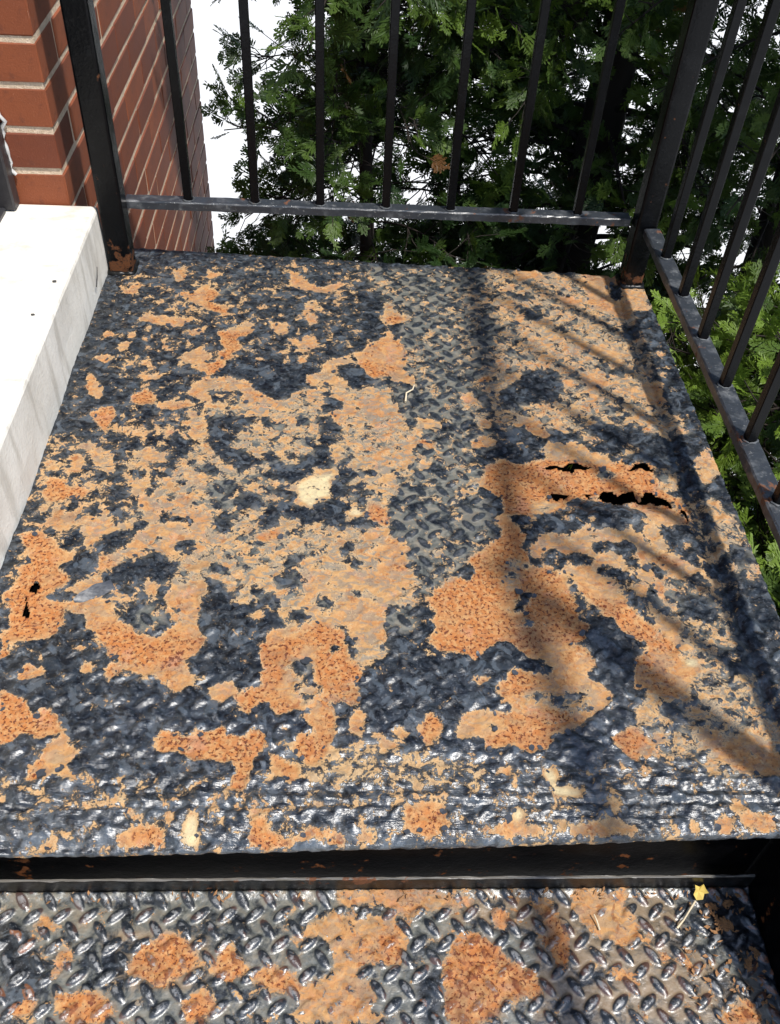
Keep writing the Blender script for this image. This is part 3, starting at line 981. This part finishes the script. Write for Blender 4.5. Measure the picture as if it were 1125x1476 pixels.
def tread_height(X, Y, Pn, D, W, H):
    paint = sstep(Pn, 0.35, 0.6)
    Z = -0.18 + 0.0034 * H * (0.75 + 0.25 * paint) + 0.0005 * paint * (1 + fbm(X, Y, 0.01, 23, 2))
    Z += 0.0010 * fbm(X, Y, 0.12, 43, 2) + 0.0004 * fbm(X, Y, 0.006, 46, 2)
    Z += 0.003 * sstep(Y, 0.014, 0.024)
    return Z

landing = empty('steel_landing', (0.47, 0.55, 0.0))
tag(landing, 'rusted steel landing with black paint flaking off its tread plate', 'landing')
deck, (DX, DY, DZ, DP, DH) = plate_object('deck_plate', -0.012, 0.95, -0.010, 1.09, 0.0022, parse(DECK), (0.88, 0.3, 0.10),
                                          deck_height, deck_map, landing)
# unseen dark panels added to keep light out of the deck holes
bm = bmesh.new(); add_box(bm, (0.01, 1.00, GZ), (0.93, 1.012, -0.012))
link('light_block_panel', bm_mesh('light_block_panel', bm), MAT_RISER, landing)
bm = bmesh.new(); add_box(bm, (0.925, 0.05, GZ), (0.937, 0.998, -0.012))
link('light_block_panel', bm_mesh('light_block_panel', bm), MAT_RISER, landing)
bm = bmesh.new()
for y in (0.3, 0.75): add_box(bm, (0.012, y, -0.075), (0.923, y + 0.035, -0.014), 0.002)
link('cross_beam', bm_mesh('cross_beam', bm), MAT_RISER, landing)

# the lifted chips of paint lying on the deck
def chips():
    parts = []
    gx = np.abs(np.gradient(DP, axis=0)) + np.abs(np.gradient(DP, axis=1))
    cand = np.argwhere((gx > 0.08) & ~DH & (DX > 0.02))
    sel = cand[rng.choice(len(cand), 500, replace=False)]
    for i, j in sel:
        L = rng.uniform(0.0016, 0.0042) * (1.5 if rng.random() < 0.1 else 1); Wd = L * rng.uniform(0.4, 0.9)
        n, mth = 4, 3
        u = np.linspace(-1, 1, n); v = np.linspace(-1, 1, mth)
        U, Vv = np.meshgrid(u, v, indexing='ij')
        U = U * (1 - 0.35 * np.abs(Vv)) + rng.normal(0, 0.12, U.shape); Vv = Vv + rng.normal(0, 0.15, U.shape)
        curl = rng.uniform(0.05, 0.35)
        z = L * curl * (U ** 2) * 0.6 + 0.0006
        an = rng.uniform(0, 6.28)
        x = U * L * math.cos(an) - Vv * Wd * math.sin(an); y = U * L * math.sin(an) + Vv * Wd * math.cos(an)
        tilt = rng.normal(0, 0.12, 2)
        z = z + x * tilt[0] + y * tilt[1]
        z = z - z.min()
        Vx = np.stack([x + DX[i, j], y + DY[i, j], z + DZ[i, j] + 0.0006], -1).reshape(-1, 3)
        top = len(Vx); Vb = Vx - np.array([0, 0, 0.0005])
        ids = np.arange(n * mth).reshape(n, mth)
        F = np.stack([ids[:-1, :-1], ids[1:, :-1], ids[1:, 1:], ids[:-1, 1:]], -1).reshape(-1, 4)
        parts.append((np.concatenate([Vx, Vb]), np.concatenate([F, F[:, ::-1] + top])))
    return join_arrays(parts)
Vc, Fc = chips()
o = link('paint_chips', mesh_np('paint_chips', Vc, Fc), MAT_FLAKE, landing); o['kind'] = 'stuff'

def big_flake(cx, cy, L, Wd, an, lift):
    n, mth = 12, 6
    u = np.linspace(-1, 1, n); v = np.linspace(-1, 1, mth)
    U, Vv = np.meshgrid(u, v, indexing='ij')
    wv = Vv * (1 - 0.75 * np.clip(-U, 0, 1) ** 1.5) * (1 + 0.15 * np.sin(U * 7))
    z = lift * (0.5 + 0.5 * Vv) ** 2 * (1 - 0.4 * U ** 2) + lift * 0.25 * (1 - Vv ** 2) + 0.002
    x = U * L * math.cos(an) - wv * Wd * math.sin(an) + cx; y = U * L * math.sin(an) + wv * Wd * math.cos(an) + cy
    Vx = np.stack([x, y, z], -1).reshape(-1, 3); top = len(Vx)
    ids = np.arange(n * mth).reshape(n, mth)
    F = np.stack([ids[:-1, :-1], ids[1:, :-1], ids[1:, 1:], ids[:-1, 1:]], -1).reshape(-1, 4)
    return np.concatenate([Vx, Vx - np.array([0, 0, 0.0012])]), np.concatenate([F, F[:, ::-1] + top])
o = link('paint_flake', mesh_np('paint_flake', *big_flake(0.128, 0.305, 0.024, 0.0075, 0.55, 0.006)), MAT_FLAKE, landing)
o['label'] = 'curled dark flake of paint beside the small rust hole'

# ---------------------------------------------------------------- the step below
def rail_bar(name, p0, p1, wdt, z0, z1, parent, mat):
    p0 = np.array(p0, float); p1 = np.array(p1, float); d = p1 - p0; L = np.linalg.norm(d); d /= L; nrm = np.array([-d[1], d[0]])
    n = max(2, int(L / 0.012)); V = []
    sec = [(-wdt / 2, z0), (-wdt / 2, z1 - 0.002), (-wdt / 2 + 0.002, z1), (wdt / 2 - 0.002, z1), (wdt / 2, z1 - 0.002), (wdt / 2, z0)]
    r = np.random.default_rng(int(L * 1000))
    for i in range(n + 1):
        c = p0 + d * L * i / n
        for a, z in sec:
            q = c + nrm * (a + r.normal(0, 0.0003)); V.append((q[0], q[1], z + r.normal(0, 0.0003)))
    k = len(sec); ids = np.arange((n + 1) * k).reshape(n + 1, k)
    nxt = np.roll(ids, -1, axis=1)
    F = np.stack([ids[:-1], nxt[:-1], nxt[1:], ids[1:]], -1).reshape(-1, 4)
    me = mesh_np(name, V, F, False)
    o = link(name, me, mat, parent)
    return o

step = empty('stair_step', (0.45, -0.1, -0.18))
tag(step, 'steel stair step of worn diamond tread plate below the landing edge', 'stair step')
plate_object('tread_plate', -0.06, 0.8935, -0.26, 0.0248, 0.0016, parse(TREAD), (0.74, 0.2, 1.0), tread_height, None, step, 0.012, MAT_TREAD)
def riser():
    n = 160
    parts = []
    xs = np.linspace(-0.06, 0.8935, n)
    prof = [(0.034, -0.0135), (0.0405, -0.022), (0.0405, -0.05), (0.0405, -0.12), (0.0405, -0.20)]
    Vr = np.array([[x, y + 0.0012 * math.sin(x * 31) * (z > -0.03), z] for x in xs for (y, z) in prof])
    k = len(prof); ids = np.arange(n * k).reshape(n, k)
    Fr = np.stack([ids[:-1, :-1], ids[1:, :-1], ids[1:, 1:], ids[:-1, 1:]], -1).reshape(-1, 4)
    return Vr, Fr
link('riser', mesh_np('riser', *riser()), MAT_RISER, step)
bm = bmesh.new(); add_box(bm, (-0.06, 0.0253, -0.20), (0.8935, 0.0288, -0.1512))
link('back_ledge', bm_mesh('back_ledge', bm), MAT_LEDGE, step)
rail_bar('worn_lit_strip', (-0.06, 0.02705), (0.8935, 0.02705), 0.0026, -0.1510, -0.1492, step, MAT_EDGE)  # strip along the worn ledge top, with its sunlit line painted in

stringer = empty('stair_stringer', (0.9, -0.1, -0.4))
tag(stringer, 'black steel side plate running down the right end of the step', 'stair stringer')
bm = bmesh.new()
prof = [(-0.012, 0.0), (-0.05, 0.0), (-0.147, -0.085), (-0.9, -0.70), (-0.9, -0.98), (-0.25, -0.46), (0.046, -0.30), (0.046, -0.012), (-0.012, -0.012)]
a = [bm.verts.new((0.895, y, z)) for y, z in prof]; b = [bm.verts.new((0.905, y, z)) for y, z in prof]
bm.faces.new(a); bm.faces.new(b[::-1])
for i in range(len(prof)): bm.faces.new((a[i], a[(i + 1) % len(prof)], b[(i + 1) % len(prof)], b[i]))
link('side_plate', bm_mesh('side_plate', bm), MAT_RISER, stringer)

# ---------------------------------------------------------------- railings
def post(parent, x, y, ztop, s=0.019):
    bm = bmesh.new(); add_box(bm, (x - s, y - s, 0.001), (x + s, y + s, ztop), 0.004, 2)
    o = link('post', bm_mesh('post', bm), MAT_RAIL, parent)
    # lumpy weld round the foot
    ring = [(x + 1.04 * s * math.cos(t) * min(1.38, 1 / max(abs(math.cos(t)), abs(math.sin(t)))),
             y + 1.04 * s * math.sin(t) * min(1.38, 1 / max(abs(math.cos(t)), abs(math.sin(t)))), 0.003) for t in np.linspace(0, 2 * math.pi, 33)]
    V, F = tube_arrays(ring, 0.004 + 0.002 * rng.random(33), 6)
    link('weld_bead', mesh_np('weld_bead', V, F), MAT_LEDGE, parent)
    return o
TOP = 0.86
def bar_mesh(lean=0):
    bm = bmesh.new(); add_box(bm, (-0.0068, -0.0068, 0.1165), (0.0068, 0.0068, TOP - 0.001), 0.0012, 1)
    me = bm_mesh('baluster', bm); me.materials.append(MAT_RAIL); return me
BAR = bar_mesh()
back = empty('back_railing', (0.47, 1.07, 0.0))
tag(back, 'black metal railing across the back edge of the landing', 'railing')
post(back, 0.036, 1.034, TOP + 0.1, 0.0195)
post(back, 0.928, 1.036, TOP + 0.1, 0.018)
BY = 1.062
rail_bar('bottom_rail', (0.052, 1.066), (0.906, 1.058), 0.025, 0.103, 0.117, back, MAT_RAILTOP)
rail_bar('top_rail', (0.0, 1.066), (0.97, 1.058), 0.042, TOP, TOP + 0.014, back, MAT_RAIL)
def bar(parent, x, y):
    o = bpy.data.objects.new('baluster', BAR); col.objects.link(o)
    o.location = (x, y, 0); o.rotation_euler = (random.uniform(-0.003, 0.003), random.uniform(-0.003, 0.003), random.uniform(-0.03, 0.03))
    o.parent = parent; o.matrix_parent_inverse = Matrix.Translation(parent.location).inverted()
    ring = [(x + 0.0085 * math.cos(a) * (1.15 if k % 2 else 1), y + 0.0085 * math.sin(a) * (1.15 if k % 2 else 1), 0.1178) for k, a in enumerate(np.linspace(0, 2 * math.pi, 17))]
    Vw_, Fw_ = tube_arrays(ring, rng.uniform(0.0008, 0.0024, 17), 5)
    link('weld_bead', mesh_np('weld_bead', Vw_, Fw_), MAT_WELD, parent)
for x in (0.156, 0.267, 0.376, 0.487, 0.597, 0.704, 0.815): bar(back, x, 1.0665 - 0.0085 * x)

side = empty('side_railing', (0.935, 0.5, 0.0))
tag(side, 'black metal railing along the right edge of the landing', 'railing')
rail_bar('bottom_rail', (0.936, 1.014), (0.934, 0.03), 0.027, 0.103, 0.117, side, MAT_RAILTOP)
rail_bar('top_rail', (0.936, 1.0), (0.934, -0.06), 0.042, TOP, TOP + 0.014, side, MAT_RAIL)
bm = bmesh.new()
pr = [(-0.0605, TOP), (-0.0605, TOP + 0.014), (-0.9, TOP - 0.60), (-0.9, TOP - 0.614)]
a_ = [bm.verts.new((0.913, y, z)) for y, z in pr]; b_ = [bm.verts.new((0.955, y, z)) for y, z in pr]
bm.faces.new(a_); bm.faces.new(b_[::-1])
for i in range(4): bm.faces.new((a_[i], a_[(i + 1) % 4], b_[(i + 1) % 4], b_[i]))
link('stair_handrail', bm_mesh('stair_handrail', bm), MAT_RAIL, side)
post(side, 0.934, 0.008, TOP + 0.1, 0.016)
for y in (0.922, 0.811, 0.699, 0.587, 0.474, 0.362, 0.25, 0.137): bar(side, 0.936, y)

# ---------------------------------------------------------------- cedars
rng = np.random.default_rng(23)
def spray_proto(seed):
    r = random.Random(seed)
    V, F = [], []
    def lobe(p, d, L, w, z):
        d = np.array(d); nrm = np.array([-d[1], d[0]]); p = np.array(p)
        i = len(V)
        q = [p - nrm * w * 0.35, p + d * L * 0.55 - nrm * w * 0.6, p + d * L, p + d * L * 0.5 + nrm * w * 0.6]
        for a, zz in zip(q, (0, 0.006, z, 0.006)): V.append((a[0], a[1], zz + 0.25 * z))
        F.append((i, i + 1, i + 2, i + 3))
    def rot(d, a): c, s = math.cos(a), math.sin(a); return (d[0] * c - d[1] * s, d[0] * s + d[1] * c)
    bend = r.uniform(-0.25, 0.25)
    n = 11
    for i in range(n):
        t = 0.06 + 0.9 * i / n
        d = rot((0, 1), bend * t)
        p = (-bend * t * t * 0.5, t)
        lobe((p[0], p[1] - 0.05), d, 0.13, 0.05, 0.0)
        sgn = 1 if i % 2 else -1
        a = sgn * math.radians(r.uniform(28, 50))
        sd = rot(d, a)
        L = (0.50 * (1 - t) ** 0.75 + 0.05) * r.uniform(0.55, 1.3) * (1 if t > 0.15 else 0.75)
        if r.random() < 0.14: continue
        z = r.uniform(-0.09, 0.06) * L * 2
        m_ = max(1, int(L / 0.09))
        lobe(p, sd, L, 0.045, z)
        for j in range(m_):
            tt = (j + 0.7) / (m_ + 0.4)
            q = (p[0] + sd[0] * L * tt, p[1] + sd[1] * L * tt)
            ll = (0.20 * (1 - tt) + 0.085) * r.uniform(0.7, 1.2)
            for s2 in ((1, -1) if j < 2 else (1,)):
                lobe(q, rot(sd, s2 * math.radians(r.uniform(24, 46))), ll, 0.056, z * tt + r.uniform(-0.02, 0.02))
    lobe((-bend * 0.45, 0.95), rot((0, 1), bend), 0.13, 0.04, 0)
    return np.array(V), np.array(F)
PROTO = [spray_proto(s) for s in range(6)]
def coarse_proto(seed):
    """fewer, broader lobes for the crown high above the landing"""
    r = random.Random(seed); V, F = [], []
    for i in range(9):
        t = 0.05 + 0.1 * i; a = (1 if i % 2 else -1) * math.radians(r.uniform(25, 55)) if i < 8 else 0
        L = (0.55 * (1 - t) + 0.22) * r.uniform(0.7, 1.2); d = (math.sin(a), math.cos(a)); n = (d[1], -d[0]); w = 0.075; z = r.uniform(-0.08, 0.08)
        k0 = len(V)
        V += [(0, t - 0.03, 0), (d[0] * L * 0.5 + n[0] * w, t + d[1] * L * 0.5 + n[1] * w, z * 0.5), (d[0] * L, t + d[1] * L, z), (d[0] * L * 0.5 - n[0] * w, t + d[1] * L * 0.5 - n[1] * w, z * 0.5)]
        F.append((k0, k0 + 1, k0 + 2, k0 + 3))
    return np.array(V), np.array(F)
N_FINE = len(PROTO)
PROTO += [coarse_proto(s) for s in range(3)]

def cedar(label, x, y, ztop, zlow, rad, nbr, trunk_r, density=1.0, lean=(0, 0), group=None, name='cedar_tree', zwide=0.5, spr=(0.055, 0.10), dead=0.012, bright=0.58, seed=1):
    global rng
    rng = np.random.default_rng(seed)
    root = empty(name, (x, y, GZ)); tag(root, label, 'tree' if name == 'cedar_tree' else 'shrub', group)
    tz = np.linspace(GZ, ztop, 14)
    wob = np.stack([0.03 * np.sin(tz * 2.1 + x * 7), 0.03 * np.cos(tz * 1.7 + y * 5)], 1)
    tp = np.stack([x + wob[:, 0] + lean[0] * (tz - GZ), y + wob[:, 1] + lean[1] * (tz - GZ), tz], 1)
    tr = trunk_r * (1 - 0.85 * (tz - GZ) / (ztop - GZ))
    Vt, Ft = tube_arrays(tp, tr, 9)
    link('trunk', mesh_np('trunk', Vt, Ft), MAT_BARK, root)
    tw, sp = [], []
    for b in range(nbr):
        h = zlow + (ztop - 0.05 - zlow) * rng.random() ** 1.0
        az = rng.uniform(0, 2 * math.pi)
        prof = np.interp(h, [zlow, zwide, ztop], [0.62, 1.0, 0.15])
        L = rad * prof * rng.uniform(0.65, 1.1)
        base = np.array([np.interp(h, tz, tp[:, 0]), np.interp(h, tz, tp[:, 1]), h])
        out = np.array([math.cos(az), math.sin(az), 0])
        s = np.linspace(0, 1, 7)
        rise = rng.uniform(-0.15, 0.55)
        sidew = rng.normal(0, 0.15); perp = np.array([-out[1], out[0], 0])
        path = base + out * (L * s)[:, None] + perp * (L * sidew * s * s)[:, None] + np.array([0, 0, 1.0]) * (L * (rise * s - 0.35 * s * s))[:, None]
        br = max(0.0028, 0.012 * L * trunk_r / 0.05)
        if path[-1, 0] < 0.07: continue
        tw.append(tube_arrays(path, np.linspace(br, 0.0016, 7), 4))
        ns = int(L * 46 * density)
        for q in range(ns):
            t = rng.uniform(0.22, 1.0) ** 0.75
            p = np.array([np.interp(t, s, path[:, i]) for i in range(3)])
            d = out * rng.uniform(0.2, 1.0) + perp * rng.normal(0, 0.75) + np.array([0, 0, 1]) * rng.normal(0.05, 0.5)
            d /= np.linalg.norm(d)
            off = rng.uniform(0.02, 0.13) * (1.1 - 0.5 * t)
            p2 = p + d * off
            if p2[0] < 0.05: continue
            if name == 'cedar_tree' and p2[2] < -0.2 and x < 0.7 and rng.random() < 0.2: continue
            if off > 0.05 and p[2] < 0.4: tw.append(tube_arrays([p, p + d * off * 0.5 + rng.normal(0, 0.006, 3), p2 + d * 0.02], [0.0019, 0.0015, 0.001], 3))
            nn = np.cross(d, rng.normal(0, 1, 3) + np.array([0, 0, 0.3])); nn /= np.linalg.norm(nn)
            sp.append((p2, d, nn, rng.uniform(*spr), t))
    Vw, Fw = join_arrays(tw)
    link('branches', mesh_np('branches', Vw, Fw), MAT_BARK, root)
    Vs, Fs, Ts, o_ = [], [], [], 0
    sp_by = [[] for _ in PROTO]
    for s_ in sp:
        far = s_[0][2] > 0.34 or s_[0][2] < -0.95
        sp_by[N_FINE + rng.integers(3) if far else rng.integers(N_FINE)].append(s_)
    for (PV, PF), L_ in zip(PROTO, sp_by):
        if not L_: continue
        P0 = np.array([a[0] for a in L_]); Dd = np.array([a[1] for a in L_]); Nn = np.array([a[2] for a in L_])
        Sc = np.array([a[3] for a in L_]); Tt = np.array([a[4] for a in L_])
        Rt = np.cross(Dd, Nn)
        VV = P0[:, None] + Sc[:, None, None] * (PV[None, :, 0:1] * Rt[:, None] + PV[None, :, 1:2] * Dd[:, None] + PV[None, :, 2:3] * Nn[:, None])
        FF = PF[None] + (np.arange(len(L_)) * len(PV))[:, None, None] + o_
        o_ += len(L_) * len(PV)
        low = np.clip((-0.25 - P0[:, 2]) / 0.5, 0, 0.8) if name == 'cedar_tree' else 0  # low tree leaves tinted darker, shade put into the colour
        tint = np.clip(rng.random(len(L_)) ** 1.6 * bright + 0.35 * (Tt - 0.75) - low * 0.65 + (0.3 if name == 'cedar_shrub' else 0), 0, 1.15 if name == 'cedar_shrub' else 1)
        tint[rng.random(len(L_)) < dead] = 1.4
        Vs.append(VV.reshape(-1, 3)); Fs.append(FF.reshape(-1, 4)); Ts.append(np.repeat(tint, len(PV)))
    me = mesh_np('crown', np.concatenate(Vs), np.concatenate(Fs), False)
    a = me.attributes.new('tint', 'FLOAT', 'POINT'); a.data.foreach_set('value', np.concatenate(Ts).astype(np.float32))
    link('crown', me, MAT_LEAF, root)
    return len(sp)
n_sp = 0
G = 'cedars behind the railing'
n_sp += cedar('leftmost cedar with thin see-through lower branches, nearest the brick wall', 0.46, 2.10, 1.5, -1.15, 0.52, 190, 0.03, 1.55, group=G, zwide=0.1, seed=4)
n_sp += cedar('middle cedar with dark inner branches behind the back railing', 0.78, 2.30, 1.6, -1.15, 0.52, 150, 0.03, 1.4, group=G, seed=5)
n_sp += cedar('cedar with a thick black trunk behind the corner post', 1.10, 2.15, 2.1, -1.0, 0.58, 165, 0.09, 1.5, group=G, zwide=0.6, seed=6)
n_sp += cedar('cedar filling the upper right corner behind the side railing', 1.62, 1.95, 2.2, -1.0, 0.62, 170, 0.05, 1.5, group=G, zwide=0.6, seed=7)
n_sp += cedar('tall cedar at the far right edge behind the side railing', 2.05, 1.45, 2.4, -0.9, 0.6, 95, 0.05, 1.2, group=G, zwide=0.9, seed=8)
n_sp += cedar('bright sunlit cedar shrub just below the right railing', 1.40, 1.02, -0.06, -0.95, 0.5, 165, 0.03, 1.8, name='cedar_shrub', zwide=-0.35, dead=0.0, spr=(0.045, 0.08), bright=2.6, seed=9)
n_sp += cedar('small sunlit cedar shrub low beside the right front edge of the landing', 1.36, 0.45, -0.16, -0.95, 0.45, 115, 0.025, 1.7, name='cedar_shrub', zwide=-0.4, dead=0.0, spr=(0.045, 0.08), bright=2.6, seed=10)
print('sprays', n_sp)

# ---------------------------------------------------------------- small litter
def litter_spray(name, label, cat, loc, size, ang, mat, proto=0, group=None, tilt=0.1):
    PV, PF = PROTO[proto]
    c, s = math.cos(ang), math.sin(ang)
    X = PV[:, 0] * 0.8; Y = PV[:, 1]
    x = X * c - Y * s; y = X * s + Y * c
    V = np.stack([x * size, y * size, (PV[:, 2] + 0.05 * np.sin(Y * 5)) * size + tilt * size * Y], -1)
    V[:, 2] -= V[:, 2].min()
    V2 = np.concatenate([V, V - np.array([0, 0, 0.0004])]); F2 = np.concatenate([PF, PF[:, ::-1] + len(V)])
    o = link(name, mesh_np(name, V2, F2, False), mat, None, loc)
    return tag(o, label, cat, group)
TZ = -0.176
lg = 'dry cedar sprigs on the step'
litter_spray('dry_sprig', 'brown dried cedar sprig lying flat in the shade at the step right end', 'dry sprig', (0.863, -0.026, TZ), 0.030, 0.9, MAT_DRY, 1, lg)
litter_spray('dry_sprig', 'small tan sprig in shade just right of the yellow leaf', 'dry sprig', (0.853, 0.000, TZ), 0.016, 1.2, MAT_DRY, 2, lg)
litter_spray('dry_sprig', 'reddish sprig lowest in the shade on the step', 'dry sprig', (0.864, -0.068, TZ), 0.018, -0.4, MAT_DRY, 3, lg)
litter_spray('dry_sprig', 'tan sprig under the ledge at the step right corner', 'dry sprig', (0.872, 0.008, TZ), 0.016, 1.9, MAT_DRY, 4, lg)
litter_spray('dry_sprig', 'thin brown sprig nearest the black side plate', 'dry sprig', (0.884, -0.052, TZ), 0.014, 0.7, MAT_DRY, 0, lg)
# yellow leaf with its stalk
leaf = empty('yellow_leaf', (0.827, 0.014, TZ)); tag(leaf, 'bright yellow bud-shaped leaf with a long stalk on the step', 'leaf')
V = []; F = []
lob = [(0.0, 0.0), (0.006, 0.0025), (0.0055, 0.009), (0.0098, 0.011), (0.006, 0.014), (0.002, 0.019), (-0.001, 0.0145), (-0.0066, 0.013), (-0.0045, 0.009), (-0.005, 0.003)]
ca, sa = math.cos(-0.5), math.sin(-0.5)
for layer in (0.0, -0.0008):
    V.append((0.827 + 0.003, 0.0085 + 0.008, TZ + 0.010 + layer))
    for (u, v) in lob:
        x, y = u * ca - v * sa, u * sa + v * ca
        V.append((0.827 + x, 0.0085 + y, TZ + 0.005 + 0.9 * abs(u) * 0.5 + 0.25 * v + layer))
n_ = len(lob)
for i in range(n_):
    F.append((0, 1 + i, 1 + (i + 1) % n_, 0)); F.append((n_ + 1, n_ + 2 + (i + 1) % n_, n_ + 2 + i, n_ + 1))
bmL = bmesh.new(); vs_ = [bmL.verts.new(v) for v in V]
for f_ in F: bmL.faces.new([vs_[q] for q in f_[:3]])
link('blade', bm_mesh('blade', bmL), MAT_YELLOW, leaf)
Vt, Ft = tube_arrays([(0.825, 0.007, TZ + 0.006), (0.815, -0.004, TZ + 0.005), (0.807, -0.013, TZ + 0.004), (0.797, -0.022, TZ + 0.004)], [0.0012, 0.0011, 0.001, 0.0014], 6)
link('stalk', mesh_np('stalk', Vt, Ft), MAT_STRAW, leaf)
def twig(name, label, cat, pts, r, mat):
    Vt, Ft = tube_arrays(pts, np.linspace(r, r * 0.6, len(pts)), 6)
    return tag(link(name, mesh_np(name, Vt, Ft), mat), label, cat)
twig('straw_twig', 'pale bent straw lying near the middle of the landing', 'twig', [(0.512, 0.676, 0.005), (0.514, 0.695, 0.007), (0.524, 0.705, 0.006), (0.527, 0.717, 0.005)], 0.0016, MAT_STRAW)
twig('thin_twig', 'thin dark twig leaning on the stone step face', 'twig', [(0.0155, 0.926, 0.03), (0.0175, 0.935, 0.045), (0.0165, 0.947, 0.055)], 0.0011, MAT_DIRT)
twig('straw_twig', 'tiny pale straw standing on the tread plate right of centre', 'twig', [(0.711, -0.022, TZ + 0.001), (0.709, -0.012, TZ + 0.003), (0.707, -0.006, TZ + 0.004)], 0.0011, MAT_STRAW)
def crumb(label, x, y, r):
    bm = bmesh.new(); bmesh.ops.create_icosphere(bm, subdivisions=1, radius=r)
    for v in bm.verts: v.co = Vector((v.co.x * 1.5, v.co.y * 0.8, v.co.z * 0.6)) * random.uniform(0.75, 1.2)
    o = link('dirt_crumb', bm_mesh('dirt_crumb', bm, True), MAT_DIRT, None, (x, y, 0.1155 + r * 0.5)); tag(o, label, 'crumb', 'dirt crumbs on the stone step')
crumb('largest dark crumb near the far right edge of the stone step top', -0.006, 0.80, 0.0030)
crumb('small dark crumb on the stone step between two others', -0.016, 0.713, 0.0022)
crumb('dark crumb on the stone step nearest the left picture edge', -0.036, 0.594, 0.0025)

print('TRIS', sum(len(o.data.polygons) * 2 for o in bpy.data.objects if o.type == 'MESH'), 'sprays', n_sp)

# grit and leaf crumbs gathered in the shaded corner of the step and along the stone joint
def litter_bits():
    r = np.random.default_rng(5); parts = []
    spots = [(r.uniform(0.80, 0.888), r.uniform(-0.12, 0.022), TZ - 0.001) for _ in range(130)]
    spots += [(r.uniform(0.1, 0.86), r.uniform(0.012, 0.0235), TZ + 0.001) for _ in range(70)]
    for x, y, z in spots:
        L = r.uniform(0.0012, 0.0042); w = L * r.uniform(0.2, 0.6); a = r.uniform(0, 6.28)
        c, s = math.cos(a), math.sin(a); q = r.uniform(0, 0.0012, 4)
        P4 = [(-L, -w * 0.5), (0, -w), (L, 0), (0, w)]
        V4 = [(x + u * c - v * s, y + u * s + v * c, z + 0.001 + q[i]) for i, (u, v) in enumerate(P4)]
        V8 = V4 + [(p[0], p[1], p[2] - 0.0008) for p in V4]
        F6 = [(0, 1, 2, 3), (7, 6, 5, 4), (0, 4, 5, 1), (1, 5, 6, 2), (2, 6, 7, 3), (3, 7, 4, 0)]
        parts.append((np.array(V8), np.array(F6)))
    return join_arrays(parts)
Vl, Fl = litter_bits()
tag(link('leaf_litter', mesh_np('leaf_litter', Vl, Fl, False), MAT_DRY), 'brown leaf crumbs and grit gathered in the shaded corner of the step', 'leaf litter', None, 'stuff')
